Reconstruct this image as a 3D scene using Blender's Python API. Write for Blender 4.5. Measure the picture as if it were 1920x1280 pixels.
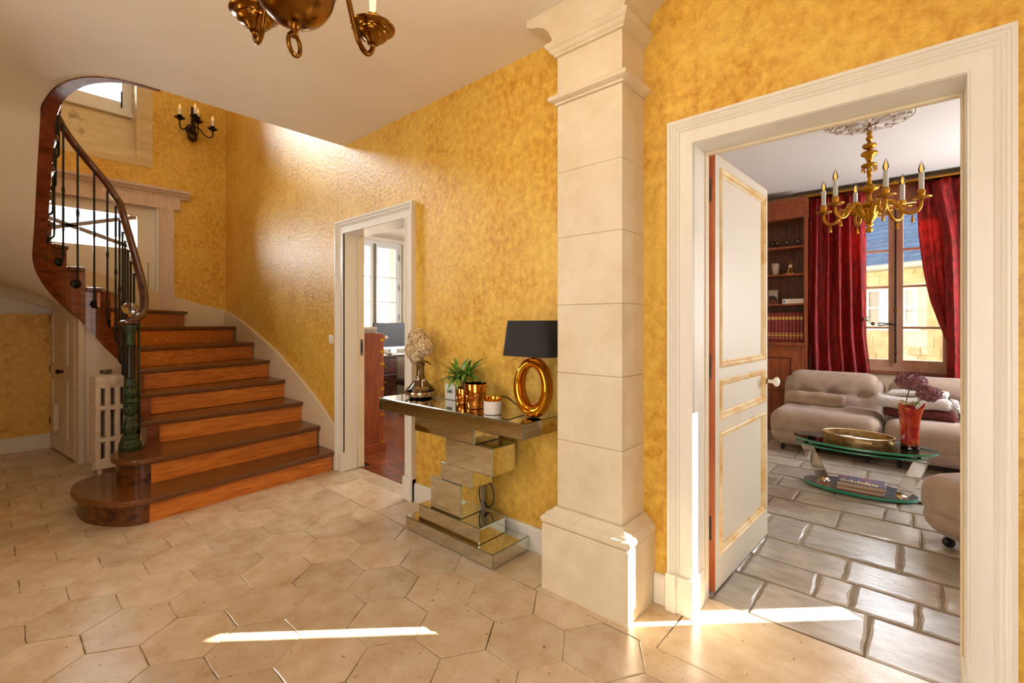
import bpy, math, random
from mathutils import Vector, Matrix
random.seed(7)
for _o in list(bpy.data.objects):
    bpy.data.objects.remove(_o, do_unlink=True)
SC = bpy.context.scene
COL = SC.collection
PI = math.pi

# ------------------------------------------------------------------ camera
cam_d = bpy.data.cameras.new('camera')
cam = bpy.data.objects.new('camera', cam_d)
COL.objects.link(cam)
cam_d.sensor_width = 36.0
cam_d.lens = 867.0 / 1920.0 * 36.0
cam_d.shift_y = -34.0 / 1920.0
cam_d.clip_start = 0.02
cam.location = (0, 0, 1.35)
cam.rotation_euler = (PI / 2, 0, math.atan2(0.6607, 0.7507))
SC.camera = cam

# ------------------------------------------------------------------ sky, sun, daylight, exposure
W = bpy.data.worlds.new('sky')
SC.world = W
W.use_nodes = True
_bg = W.node_tree.nodes['Background']
_bg.inputs['Color'].default_value = (0.80, 0.90, 1.0, 1)
_bg.inputs['Strength'].default_value = 1.35


def light(name, kind, loc, direction, energy, color=(1, 1, 1), size=(1, 1), angle=None):
    d = bpy.data.lights.new(name, kind)
    d.energy = energy
    d.color = color
    if kind == 'AREA':
        d.shape = 'RECTANGLE'
        d.size, d.size_y = size
    if kind == 'SUN' and angle is not None:
        d.angle = angle
    o = bpy.data.objects.new(name, d)
    COL.objects.link(o)
    o.location = loc
    o.rotation_euler = Vector(direction).to_track_quat('-Z', 'Y').to_euler()
    return o


SUN_T = math.tan(math.radians(24))
light('sun', 'SUN', (6, 8, 6), (-0.7157, -0.6984, -SUN_T), 60, (1.0, 0.90, 0.74), angle=0.004)
# daylight entering through the glazed entrance door behind the camera, the stair window, the salon back window and the office window, with added fill lamps among them
light('entrance_daylight', 'AREA', (0.5, -1.28, 1.35), (-0.55, 1, 0.0), 68, (1.0, 0.93, 0.83), (2.0, 2.2))
light('hall_window_daylight', 'AREA', (-2.9, -1.28, 1.5), (-0.5, 1, 0.0), 46, (1.0, 0.94, 0.86), (1.0, 1.5))
light('stair_window_daylight', 'AREA', (-7.62, 0.6, 4.6), (1, 0.05, -0.35), 190, (0.96, 0.98, 1.0), (1.0, 1.2))
light('landing_daylight', 'AREA', (-7.60, 0.62, 2.46), (1, 0, -0.1), 60, (0.96, 0.98, 1.0), (1.15, 0.38))
light('upper_landing_fill', 'AREA', (-2.0, -1.28, 4.6), (-0.6, 1, -0.4), 110, (1.0, 0.96, 0.9), (1.2, 1.2))  # fill lamp added to brighten the stairwell
light('salon_side_fill', 'AREA', (2.2, 3.0, 1.7), (-1, 0.25, 0.0), 20, (0.97, 0.98, 1.0), (1.0, 1.6))  # added fill lamp, shining in by an added side window
light('salon_back_daylight', 'AREA', (-0.2, 8.0, 4.0), (0, -1, -0.85), 2100, (0.95, 0.98, 1.0), (2.0, 1.8))
light('salon_far_fill', 'AREA', (1.86, 5.75, 1.75), (-1, -0.25, 0.1), 150, (0.97, 0.98, 1.0), (0.9, 1.6))  # fill lamp added inside the salon to lift sofas and ceiling
light('office_end_fill', 'AREA', (-4.0, 6.12, 1.7), (0.0, -1, 0.0), 110, (0.97, 0.98, 1.0), (1.2, 1.5))  # fill lamp added inside the office to lift cabinet and floor
light('office_daylight', 'AREA', (-7.9, 4.5, 3.9), (1, 0, -0.8), 420, (0.93, 0.97, 1.0), (1.6, 1.6))
SC.view_settings.view_transform = 'Standard'
SC.view_settings.look = 'None'
SC.view_settings.gamma = 1.0
SC.view_settings.use_curve_mapping = False
SC.view_settings.exposure = 0.13
SC.cycles.caustics_reflective = False
SC.cycles.caustics_refractive = False

# ------------------------------------------------------------------ materials
def srgb(r, g, b):
    def f(c):
        c = c / 255.0
        return c / 12.92 if c <= 0.04045 else ((c + 0.055) / 1.055) ** 2.4
    return (f(r), f(g), f(b), 1.0)


def c4(c):
    return tuple(c) if len(c) == 4 else tuple(c) + (1.0,)


MATS = {}


def mat(name, col, rough=0.5, metal=0.0, col2=None, scale=6.0, stretch=(1, 1, 1), detail=5.0, ramp=(0.35, 0.65),
        bump=0.0, bscale=None, bstretch=None, coat=0.0, spec=0.5, rnd=0.0, sheen=0.0, emit=None, estr=1.0, col3=None, scale3=1.2,
        rough2=None, coords='pos', dist=0.0, ramp3=(0.4, 0.7), coat_rough=0.1):
    if name in MATS:
        return MATS[name]
    m = bpy.data.materials.new(name)
    m.use_nodes = True
    nt = m.node_tree
    N, L = nt.nodes, nt.links
    p = N['Principled BSDF']
    p.inputs['Base Color'].default_value = c4(col)
    p.inputs['Roughness'].default_value = rough
    p.inputs['Metallic'].default_value = metal
    p.inputs['Specular IOR Level'].default_value = spec
    p.inputs['Coat Weight'].default_value = coat
    p.inputs['Coat Roughness'].default_value = coat_rough
    if sheen:
        p.inputs['Sheen Weight'].default_value = sheen
        p.inputs['Sheen Roughness'].default_value = 0.4
    if emit:
        p.inputs['Emission Color'].default_value = c4(emit)
        p.inputs['Emission Strength'].default_value = estr
    src = None
    if col2 is not None or bump or col3 is not None:
        if coords == 'pos':
            src = N.new('ShaderNodeNewGeometry').outputs['Position']
        else:
            src = N.new('ShaderNodeTexCoord').outputs['Object']

    def noise(sc, st, det):
        mp = N.new('ShaderNodeMapping')
        mp.inputs['Scale'].default_value = st
        L.new(src, mp.inputs['Vector'])
        n = N.new('ShaderNodeTexNoise')
        n.inputs['Scale'].default_value = sc
        n.inputs['Detail'].default_value = det
        n.inputs['Roughness'].default_value = 0.62
        n.inputs['Distortion'].default_value = dist
        L.new(mp.outputs['Vector'], n.inputs['Vector'])
        return n
    cur = None
    if col2 is not None:
        n = noise(scale, stretch, detail)
        r = N.new('ShaderNodeValToRGB')
        r.color_ramp.elements[0].position = ramp[0]
        r.color_ramp.elements[1].position = ramp[1]
        r.color_ramp.elements[0].color = c4(col)
        r.color_ramp.elements[1].color = c4(col2)
        L.new(n.outputs['Fac'], r.inputs['Fac'])
        cur = r.outputs['Color']
        if rough2 is not None:
            mr = N.new('ShaderNodeMapRange')
            mr.inputs['From Min'].default_value = ramp[0]
            mr.inputs['From Max'].default_value = ramp[1]
            mr.inputs['To Min'].default_value = rough
            mr.inputs['To Max'].default_value = rough2
            L.new(n.outputs['Fac'], mr.inputs['Value'])
            L.new(mr.outputs['Result'], p.inputs['Roughness'])
    if col3 is not None:
        n3 = noise(scale3, (1, 1, 1), 6)
        mr = N.new('ShaderNodeMapRange')
        mr.inputs['From Min'].default_value = ramp3[0]
        mr.inputs['From Max'].default_value = ramp3[1]
        L.new(n3.outputs['Fac'], mr.inputs['Value'])
        mx = N.new('ShaderNodeMix')
        mx.data_type = 'RGBA'
        L.new(mr.outputs['Result'], mx.inputs[0])
        if cur is not None:
            L.new(cur, mx.inputs[6])
        else:
            mx.inputs[6].default_value = c4(col)
        mx.inputs[7].default_value = c4(col3)
        cur = mx.outputs[2]
    if rnd:
        oi = N.new('ShaderNodeObjectInfo')
        mr = N.new('ShaderNodeMapRange')
        mr.inputs['To Min'].default_value = 1 - rnd
        mr.inputs['To Max'].default_value = 1 + rnd
        L.new(oi.outputs['Random'], mr.inputs['Value'])
        hs = N.new('ShaderNodeHueSaturation')
        L.new(mr.outputs['Result'], hs.inputs['Value'])
        if cur is not None:
            L.new(cur, hs.inputs['Color'])
        else:
            hs.inputs['Color'].default_value = c4(col)
        cur = hs.outputs['Color']
    if cur is not None:
        L.new(cur, p.inputs['Base Color'])
    if bump:
        nb = noise(bscale or scale, bstretch or stretch, 6)
        b = N.new('ShaderNodeBump')
        b.inputs['Strength'].default_value = bump
        b.inputs['Distance'].default_value = 0.01
        L.new(nb.outputs['Fac'], b.inputs['Height'])
        L.new(b.outputs['Normal'], p.inputs['Normal'])
    MATS[name] = m
    return m


def glass(name, tint=(1, 1, 1), refl=0.08, rough=0.0):
    """clear pane: see-through with a fresnel reflection"""
    if name in MATS:
        return MATS[name]
    m = bpy.data.materials.new(name)
    m.use_nodes = True
    nt = m.node_tree
    N, L = nt.nodes, nt.links
    N.remove(N['Principled BSDF'])
    out = N['Material Output']
    t = N.new('ShaderNodeBsdfTransparent')
    t.inputs['Color'].default_value = c4(tint)
    g = N.new('ShaderNodeBsdfGlossy')
    g.inputs['Roughness'].default_value = rough
    f = N.new('ShaderNodeFresnel')
    f.inputs['IOR'].default_value = 1.0 + refl * 6
    mx = N.new('ShaderNodeMixShader')
    L.new(f.outputs['Fac'], mx.inputs['Fac'])
    L.new(t.outputs[0], mx.inputs[1])
    L.new(g.outputs[0], mx.inputs[2])
    L.new(mx.outputs[0], out.inputs['Surface'])
    MATS[name] = m
    return m


# ------------------------------------------------------------------ mesh helpers
WO = {}


class MB:
    def __init__(s):
        s.v, s.f = [], []

    def add(s, vs, fs):
        o = len(s.v)
        s.v += [tuple(map(float, p)) for p in vs]
        s.f += [tuple(i + o for i in f) for f in fs]
        return s

    def box(s, x0, x1, y0, y1, z0, z1):
        x0, x1 = min(x0, x1), max(x0, x1)
        y0, y1 = min(y0, y1), max(y0, y1)
        z0, z1 = min(z0, z1), max(z0, z1)
        return s.add([(x0, y0, z0), (x1, y0, z0), (x1, y1, z0), (x0, y1, z0), (x0, y0, z1), (x1, y0, z1), (x1, y1, z1), (x0, y1, z1)],
                     [(3, 2, 1, 0), (4, 5, 6, 7), (0, 1, 5, 4), (1, 2, 6, 5), (2, 3, 7, 6), (3, 0, 4, 7)])

    def obox(s, c, ux, uy, uz, hx, hy, hz):
        """box about c with axes ux,uy,uz and half sizes"""
        c, ux, uy, uz = Vector(c), Vector(ux).normalized(), Vector(uy).normalized(), Vector(uz).normalized()
        vs = [c + ux * hx * a + uy * hy * b + uz * hz * d for d in (-1, 1) for a, b in ((-1, -1), (1, -1), (1, 1), (-1, 1))]
        return s.add(vs, [(3, 2, 1, 0), (4, 5, 6, 7), (0, 1, 5, 4), (1, 2, 6, 5), (2, 3, 7, 6), (3, 0, 4, 7)])

    def prism(s, poly, a, b, plane='xy'):
        """polygon extruded along the third axis from a to b"""
        def P(u, w, h):
            return (u, w, h) if plane == 'xy' else ((u, h, w) if plane == 'xz' else (h, u, w))
        ar = sum(poly[i - 1][0] * poly[i][1] - poly[i][0] * poly[i - 1][1] for i in range(len(poly)))
        if (ar < 0) != (plane == 'xz'):
            poly = poly[::-1]
        n = len(poly)
        vs = [P(u, w, a) for u, w in poly] + [P(u, w, b) for u, w in poly]
        fs = [tuple(range(n - 1, -1, -1)), tuple(range(n, 2 * n))] + [(i, (i + 1) % n, n + (i + 1) % n, n + i) for i in range(n)]
        return s.add(vs, fs)

    def lathe(s, prof, c=(0, 0, 0), seg=20, axis=(0, 0, 1), flute=0, famp=0.0):
        ax = Vector(axis).normalized()
        q = Vector((0, 0, 1)).rotation_difference(ax)
        c = Vector(c)
        vs, fs = [], []
        for r, z in prof:
            for k in range(seg):
                a = 2 * PI * k / seg
                rr = r * (1 + famp * math.cos(flute * a)) if flute else r
                vs.append(c + q @ Vector((rr * math.cos(a), rr * math.sin(a), z)))
        n = len(prof)
        for i in range(n - 1):
            for k in range(seg):
                k2 = (k + 1) % seg
                fs.append((i * seg + k, i * seg + k2, (i + 1) * seg + k2, (i + 1) * seg + k))
        if prof[0][0] > 1e-6:
            fs.append(tuple(range(seg - 1, -1, -1)))
        if prof[-1][0] > 1e-6:
            fs.append(tuple((n - 1) * seg + k for k in range(seg)))
        return s.add(vs, fs)

    def tube(s, path, r, seg=8, close=False, flat=1.0):
        """round bar along a path; r may be a list"""
        pts = [Vector(p) for p in path]
        n = len(pts)
        rs = r if isinstance(r, (list, tuple)) else [r] * n
        vs, fs = [], []
        prev = None
        for i in range(n):
            if close:
                t = (pts[(i + 1) % n] - pts[i - 1])
            else:
                t = pts[min(i + 1, n - 1)] - pts[max(i - 1, 0)]
            t.normalize()
            if prev is None:
                u = t.cross(Vector((0, 0, 1)))
                if u.length < 1e-3:
                    u = t.cross(Vector((1, 0, 0)))
            else:
                u = prev - t * prev.dot(t)
            u.normalize()
            prev = u
            w = t.cross(u)
            for k in range(seg):
                a = 2 * PI * k / seg
                vs.append(pts[i] + (u * math.cos(a) + w * math.sin(a) * flat) * rs[i])
        m = n if close else n - 1
        for i in range(m):
            j = (i + 1) % n
            for k in range(seg):
                k2 = (k + 1) % seg
                fs.append((i * seg + k2, i * seg + k, j * seg + k, j * seg + k2))
        if not close:
            fs.append(tuple(range(seg)))
            fs.append(tuple((n - 1) * seg + k for k in range(seg - 1, -1, -1)))
        return s.add(vs, fs)

    def ball(s, c, r, seg=14, rings=9, sq=(1, 1, 1)):
        prof = [(max(0.0, math.sin(PI * i / rings)) * r, -math.cos(PI * i / rings) * r) for i in range(rings + 1)]
        prof[0] = (0.0005 * r, -r)
        prof[-1] = (0.0005 * r, r)
        t = MB().lathe(prof, (0, 0, 0), seg)
        return s.add([(c[0] + v[0] * sq[0], c[1] + v[1] * sq[1], c[2] + v[2] * sq[2]) for v in t.v], t.f)

    def rbox(s, c, h, r, n=10, rot=0.0, fn=None):
        """rounded box about c, half sizes h, corner radius r, fn(x,y,z)->(x,y,z) in local space"""
        idx = {}
        vs, fs = [], []
        R = Matrix.Rotation(rot, 3, 'Z')
        c = Vector(c)

        def put(p):
            k = tuple(round(a, 5) for a in p)
            if k not in idx:
                q = Vector([max(-(h[a] - r), min(h[a] - r, p[a] * h[a])) for a in range(3)])
                e = Vector([p[a] * h[a] for a in range(3)]) - q
                v = q + (e.normalized() * r if e.length > 1e-9 else e)
                if fn:
                    v = Vector(fn(*v))
                idx[k] = len(vs)
                vs.append(c + R @ v)
            return idx[k]
        # parameter values concentrated at the rounded rims
        def par(a):
            f = (h[a] - r) / h[a]
            m = max(2, n // 2)
            ts = [-1 + (1 - f) * (1 - math.cos(PI / 2 * i / 4)) * 1.0 for i in range(4)]
            mid = [-f + 2 * f * i / m for i in range(m + 1)]
            return ts + mid + [-t for t in ts[::-1]]
        for ax in range(3):
            u, w = [(1, 2), (2, 0), (0, 1)][ax]
            pu, pw = par(u), par(w)
            for sg in (-1, 1):
                for i in range(len(pu) - 1):
                    for j in range(len(pw) - 1):
                        q = []
                        for a, b in ((i, j), (i + 1, j), (i + 1, j + 1), (i, j + 1)):
                            p = [0, 0, 0]
                            p[ax], p[u], p[w] = sg, pu[a], pw[b]
                            q.append(put(p))
                        if sg < 0:
                            q = q[::-1]
                        fs.append(tuple(q))
        return s.add(vs, fs)

    def build(s, name, m=None, parent=None, smooth=False, bevel=0.0, origin=None, bseg=2, auto=None):
        me = bpy.data.meshes.new(name)
        xs = [v[0] for v in s.v]
        ys = [v[1] for v in s.v]
        zs = [v[2] for v in s.v]
        o0 = Vector(origin) if origin is not None else Vector(((min(xs) + max(xs)) / 2, (min(ys) + max(ys)) / 2, min(zs)))
        me.from_pydata([tuple(Vector(v) - o0) for v in s.v], [], s.f)
        me.validate()
        ob = bpy.data.objects.new(name, me)
        COL.objects.link(ob)
        if m is not None:
            me.materials.append(m)
        if smooth:
            me.polygons.foreach_set('use_smooth', [True] * len(me.polygons))
            if auto is not None:
                me.set_sharp_from_angle(angle=math.radians(auto))
        if bevel:
            b = ob.modifiers.new('bevel', 'BEVEL')
            b.width = bevel
            b.segments = bseg
            b.limit_method = 'ANGLE'
            b.angle_limit = math.radians(40)
        po = Vector((0, 0, 0))
        if parent is not None:
            ob.parent = parent
            po = WO[parent.name]
        ob.location = o0 - po
        WO[ob.name] = o0
        me.update()
        return ob


def thing(name, label, cat, loc, group=None, kind=None):
    o = bpy.data.objects.new(name, None)
    COL.objects.link(o)
    o.empty_display_size = 0.1
    o.location = loc
    WO[o.name] = Vector(loc)
    return tag(o, label, cat, group, kind)


def tag(o, label=None, cat=None, group=None, kind=None):
    if label:
        o['label'] = label
    if cat:
        o['category'] = cat
    if group:
        o['group'] = group
    if kind:
        o['kind'] = kind
    return o


def struct(o, label=None):
    o['kind'] = 'structure'
    if label:
        o['label'] = label
    return o


def sgroup(name, label, loc=(0, 0, 0)):
    o = bpy.data.objects.new(name, None)
    COL.objects.link(o)
    o.location = loc
    WO[o.name] = Vector(loc)
    o['kind'] = 'structure'
    if label:
        o['label'] = label
    return o


def clone(o, wloc, parent=None, name=None, rot=None):
    c = o.copy()
    if name:
        c.name = name
    COL.objects.link(c)
    c.parent = parent
    po = WO[parent.name] if parent is not None else Vector((0, 0, 0))
    c.location = Vector(wloc) - po
    if rot is not None:
        c.rotation_euler = rot
    WO[c.name] = Vector(wloc)
    return c


def arc(cx, cy, r, a0, a1, n):
    return [(cx + r * math.cos(math.radians(a0 + (a1 - a0) * i / n)), cy + r * math.sin(math.radians(a0 + (a1 - a0) * i / n))) for i in range(n + 1)]


def lerp(a, b, t):
    return a + (b - a) * t


def interp(x, xs, ys):
    if x <= xs[0]:
        return ys[0]
    for i in range(1, len(xs)):
        if x <= xs[i]:
            return lerp(ys[i - 1], ys[i], (x - xs[i - 1]) / (xs[i] - xs[i - 1]))
    return ys[-1]


def smooth_path(pts, n=6):
    """Catmull-Rom through the points"""
    P = [Vector(p) for p in pts]
    out = []
    for i in range(len(P) - 1):
        p0, p1, p2, p3 = P[max(i - 1, 0)], P[i], P[i + 1], P[min(i + 2, len(P) - 1)]
        for k in range(n):
            t = k / n
            out.append(0.5 * ((2 * p1) + (-p0 + p2) * t + (2 * p0 - 5 * p1 + 4 * p2 - p3) * t * t + (-p0 + 3 * p1 - 3 * p2 + p3) * t ** 3))
    out.append(P[-1])
    return out


def clip_poly(poly, axis, val, keep_less=True):
    out = []
    n = len(poly)
    for i in range(n):
        a, b = poly[i], poly[(i + 1) % n]
        ia = (a[axis] <= val) == keep_less
        ib = (b[axis] <= val) == keep_less
        if ia:
            out.append(a)
        if ia != ib:
            t = (val - a[axis]) / (b[axis] - a[axis])
            out.append((a[0] + (b[0] - a[0]) * t, a[1] + (b[1] - a[1]) * t))
    return out
# ------------------------------------------------------------------ palette
def waxed_plaster(name):
    """mottled ochre lime plaster: broad clouds, fine trowel flecks, dark hairline veins, uneven wax sheen"""
    m = bpy.data.materials.new(name)
    m.use_nodes = True
    N, L = m.node_tree.nodes, m.node_tree.links
    p = N['Principled BSDF']
    pos = N.new('ShaderNodeNewGeometry').outputs['Position']

    def noise(sc, st=(1, 1, 1), det=8, rgh=.62, dist=0.0):
        mp = N.new('ShaderNodeMapping')
        mp.inputs['Scale'].default_value = st
        L.new(pos, mp.inputs['Vector'])
        n = N.new('ShaderNodeTexNoise')
        n.inputs['Scale'].default_value = sc
        n.inputs['Detail'].default_value = det
        n.inputs['Roughness'].default_value = rgh
        n.inputs['Distortion'].default_value = dist
        L.new(mp.outputs['Vector'], n.inputs['Vector'])
        return n.outputs['Fac']

    def rng(v, a, b, c=0.0, d=1.0):
        r = N.new('ShaderNodeMapRange')
        for i, x in ((1, a), (2, b), (3, c), (4, d)):
            r.inputs[i].default_value = x
        L.new(v, r.inputs[0])
        return r.outputs[0]

    def mixc(f, a, b):
        x = N.new('ShaderNodeMix')
        x.data_type = 'RGBA'
        L.new(f, x.inputs[0])
        for i, c in ((6, a), (7, b)):
            if isinstance(c, tuple):
                x.inputs[i].default_value = c
            else:
                L.new(c, x.inputs[i])
        return x.outputs[2]

    def math_(op, a, b=None):
        x = N.new('ShaderNodeMath')
        x.operation = op
        L.new(a, x.inputs[0])
        if b is not None:
            if isinstance(b, float):
                x.inputs[1].default_value = b
            else:
                L.new(b, x.inputs[1])
        return x.outputs[0]
    cloud = rng(noise(2.6, det=5), .36, .66)
    fleck = rng(noise(24, (1, 1, .8), det=9, rgh=.66), .34, .64)
    c = mixc(fleck, srgb(196, 132, 24), srgb(236, 192, 80))
    c = mixc(math_('MULTIPLY', cloud, .55), c, srgb(240, 204, 100))
    v = noise(7.5, (1, 1, .85), det=6, rgh=.58, dist=.4)
    vein = rng(math_('ABSOLUTE', math_('SUBTRACT', v, .5)), .0, .022, 1.0, 0.0)
    patch = rng(noise(1.7, det=3), .45, .62)
    vein = math_('MULTIPLY', math_('MULTIPLY', vein, patch), .30)
    c = mixc(vein, c, srgb(176, 106, 20))
    L.new(c, p.inputs['Base Color'])
    L.new(rng(fleck, 0.0, 1.0, .30, .44), p.inputs['Roughness'])
    b_ = N.new('ShaderNodeBump')
    b_.inputs['Strength'].default_value = .5
    b_.inputs['Distance'].default_value = .01
    L.new(math_('SUBTRACT', noise(30, det=7), math_('MULTIPLY', vein, .5)), b_.inputs['Height'])
    L.new(b_.outputs['Normal'], p.inputs['Normal'])
    MATS[name] = m
    return m


YEL = waxed_plaster('ochre_waxed_plaster')
CEIL = mat('ceiling_white_paint', srgb(240, 232, 220), rough=0.75, col2=srgb(235, 226, 212), scale=2, bump=0.03, bscale=40)
SALC = mat('salon_ceiling_paint', srgb(226, 220, 218), rough=0.8)
WHITE = mat('white_gloss_paint', srgb(236, 232, 222), rough=0.36, col2=srgb(228, 221, 207), scale=3, stretch=(4, 4, .6), ramp=(.3, .8))
CREAM = mat('cream_paint', srgb(232, 216, 188), rough=0.45, col2=srgb(224, 205, 172), scale=4)
LIME = mat('limestone_dressed', srgb(228, 214, 188), rough=0.62, col2=srgb(218, 201, 170), scale=7, detail=8, bump=0.10, bscale=60, rnd=0.025)
STONE = mat('hall_floor_stone', srgb(216, 198, 170), rough=0.22, col2=srgb(192, 164, 128), scale=7, detail=9, ramp=(.32, .70), bump=0.12, bscale=45,
            rnd=0.11, col3=srgb(138, 104, 70), scale3=38, ramp3=(.63, .70), spec=0.5)
GROUT = mat('floor_joint_mortar', srgb(104, 78, 54), rough=0.9, col2=srgb(96, 72, 50), scale=30)
SSTONE = mat('salon_floor_stone', srgb(194, 184, 172), rough=0.20, col2=srgb(164, 155, 144), scale=7, stretch=(1, 2.2, 1), detail=9, ramp=(.35, .7),
             bump=0.20, bscale=18, bstretch=(1, 3, 1), rnd=0.16, spec=0.6)
SGROUT = mat('salon_joint_mortar', srgb(164, 148, 126), rough=0.85, col2=srgb(140, 124, 102), scale=25)
OAK = mat('stair_oak_riser', srgb(172, 88, 26), rough=0.30, col2=srgb(232, 144, 58), scale=5, stretch=(7, 0.7, 9), detail=8, ramp=(.30, .70), bump=0.08,
          rough2=0.42, dist=0.6, rnd=.06)
OAKD = mat('stair_oak_tread', srgb(98, 57, 28), rough=0.20, col2=srgb(120, 74, 38), scale=5, stretch=(7, 0.8, 7), detail=8, ramp=(.25, .75), bump=0.05, dist=0.5)
MAHOG = mat('polished_mahogany', srgb(92, 40, 18), rough=0.26, col2=srgb(138, 66, 32), scale=5, stretch=(1.2, 1.2, 4), detail=7, coat=0.3)
BOOKW = mat('bookcase_mahogany', srgb(110, 50, 26), rough=0.32, col2=srgb(158, 82, 46), scale=5, stretch=(5, 5, .7), detail=7, ramp=(.3, .7))
BOOKD = mat('bookcase_back_mahogany', srgb(62, 28, 16), rough=0.4, col2=srgb(104, 52, 30), scale=5, stretch=(6, 6, .6), detail=7)
PARQ = mat('parquet_oak', srgb(92, 44, 18), rough=0.22, col2=srgb(140, 74, 34), scale=5, stretch=(1, 6, 1), detail=7, rnd=0.14)
IRON = mat('black_iron', srgb(34, 31, 28), rough=0.36, metal=0.6)
GREEN = mat('green_cast_iron', srgb(36, 48, 30), rough=0.32, metal=0.35, col2=srgb(60, 76, 44), scale=40, bump=0.5, bscale=60)
BRASS = mat('old_brass', srgb(150, 104, 40), rough=0.20, metal=1.0, col2=srgb(120, 78, 26), scale=12)
GILT = mat('gilt_bronze', srgb(206, 152, 52), rough=0.28, metal=1.0, col2=srgb(170, 116, 32), scale=40, bump=.3, bscale=90)
CHROME = mat('chrome', srgb(225, 220, 212), rough=0.06, metal=1.0)
MIRROR = mat('mirror_glass', srgb(225, 226, 216), rough=0.02, metal=1.0)
MEDGE = mat('mirror_bevel_edge', srgb(120, 130, 112), rough=0.12, metal=0.8)
BLACK = mat('black_plastic', srgb(18, 18, 20), rough=0.35)
PANE = glass('window_pane', (0.97, 0.99, 1.0), 0.08)
FELT = mat('dark_void', srgb(20, 16, 12), rough=0.9)

HALL_Y = 2.16
CZ = 2.97
UZ = 5.6


def wall_run(mb, axis, u0, u1, d0, d1, z0, z1, openings=()):
    """solid wall along axis ('x' or 'y') with rectangular openings (u0,u1,z0,z1)"""
    def bx(a, b, c, d):
        if b - a < 1e-4 or d - c < 1e-4:
            return
        if axis == 'x':
            mb.box(a, b, d0, d1, c, d)
        else:
            mb.box(d0, d1, a, b, c, d)
    cuts = sorted(set([u0, u1] + [o[0] for o in openings] + [o[1] for o in openings]))
    for a, b in zip(cuts[:-1], cuts[1:]):
        col = sorted([(o[2], o[3]) for o in openings if o[0] <= a + 1e-6 and o[1] >= b - 1e-6])
        z = z0
        for c, d in col:
            bx(a, b, z, c)
            z = d
        bx(a, b, z, z1)
    return mb


# ------------------------------------------------------------------ shell: walls
struct(wall_run(MB(), 'x', -7.12, 2.2, HALL_Y, HALL_Y + .20, 0, UZ, [(-3.95, -2.98, 0, 2.20), (-.80, .15, 0, 2.20)]).build('wall_right', YEL),
       'ochre waxed plaster wall behind the mirrored console')
struct(wall_run(MB(), 'y', -1.25, HALL_Y + .20, -7.47, -7.12, 0, UZ, [(-.18, 1.42, 1.45, 2.80), (-.08, 1.24, 3.32, 5.2)]).build('wall_back', YEL),
       'ochre plaster wall at the far end behind the stairs')
struct(wall_run(MB(), 'y', HALL_Y + .20, 7.05, -7.40, -7.12, 0, 3.0, [(3.93, 5.06, .9, 2.80)]).build('wall_office_back', mat('office_paint', srgb(226, 220, 208), rough=.7)))
struct(wall_run(MB(), 'x', -7.47, 2.45, -1.25, -1.0, 0, UZ, [(-.5, 1.5, 0, 2.45), (-3.4, -2.4, .75, 2.3), (-2.6, -1.4, 4.0, 5.2)]).build('wall_front', YEL))
struct(MB().box(2.2, 2.45, -1.0, HALL_Y + .2, 0, UZ).build('wall_end', YEL))
# salon and office
SALW = mat('salon_wall_paint', srgb(226, 206, 172), rough=.7)
struct(wall_run(MB(), 'x', -2.6, 2.15, 6.8, 7.08, 0, 3.0, [(-.72, .32, .80, 2.72)]).build('wall_salon_back', SALW))
struct(wall_run(MB(), 'y', HALL_Y + .2, 6.8, 1.9, 2.15, 0, 3.0, [(2.5, 3.5, .9, 2.5), (4.05, 5.35, 1.26, 2.75)]).build('wall_salon_right', SALW))
struct(MB().box(-2.6, -2.4, HALL_Y + .2, 6.8, 0, 3.0).build('wall_salon_left', SALW))
struct(MB().box(-7.12, -2.6, 6.2, 6.4, 0, 3.0).build('wall_office_end', MATS['office_paint']))
# ceilings
cpoly = [(2.2, -1.0), (2.2, HALL_Y), (-3.95, HALL_Y), (-3.955, .80), (-3.965, .66), (-3.99, .56), (-4.05, .475), (-4.135, .412), (-4.265, .352), (-4.455, .305), (-4.60, .28), (-4.60, -1.0)]
struct(MB().prism(cpoly, CZ, CZ + .24).build('ceiling', CEIL), 'warm white hall ceiling cut away over the stairwell')
struct(MB().box(-2.4, 1.9, HALL_Y + .2, 6.8, CZ, CZ + .12).build('ceiling_salon', SALC), 'white salon ceiling seen through the doorway')
struct(MB().box(-7.12, -2.6, HALL_Y + .2, 6.2, 2.86, 2.98).build('ceiling_office', CEIL))
struct(MB().box(-7.47, 2.45, -1.25, HALL_Y + .2, UZ, UZ + .15).build('ceiling_upper', CEIL))

# ------------------------------------------------------------------ hall floor: hexagonal flags
floor = struct(MB().box(-7.12, 2.2, -1.0, 2.36, -.06, -.006).build('floor', GROUT), 'hall floor of worn hexagonal limestone flags')
HX, HFL, HSL, HH = .277, .177, .100, .157
G = .0016


def hexpts():
    a, b = HFL / 2, HFL / 2 + HSL
    return [(-b, 0), (-a, -HH), (a, -HH), (b, 0), (a, HH), (-a, HH)]


def shrink(poly, g):
    cx = sum(p[0] for p in poly) / len(poly)
    cy = sum(p[1] for p in poly) / len(poly)
    out = []
    for x, y in poly:
        d = math.hypot(x - cx, y - cy)
        k = (d - g) / d
        out.append((cx + (x - cx) * k, cy + (y - cy) * k))
    return out


def rough_edge(poly, amp, n=4):
    out = []
    for i in range(len(poly)):
        a, b = poly[i], poly[(i + 1) % len(poly)]
        for k in range(n):
            t = k / n
            j = amp if k else amp * .5
            out.append((lerp(a[0], b[0], t) + random.uniform(-j, j), lerp(a[1], b[1], t) + random.uniform(-j, j)))
    return out


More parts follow.
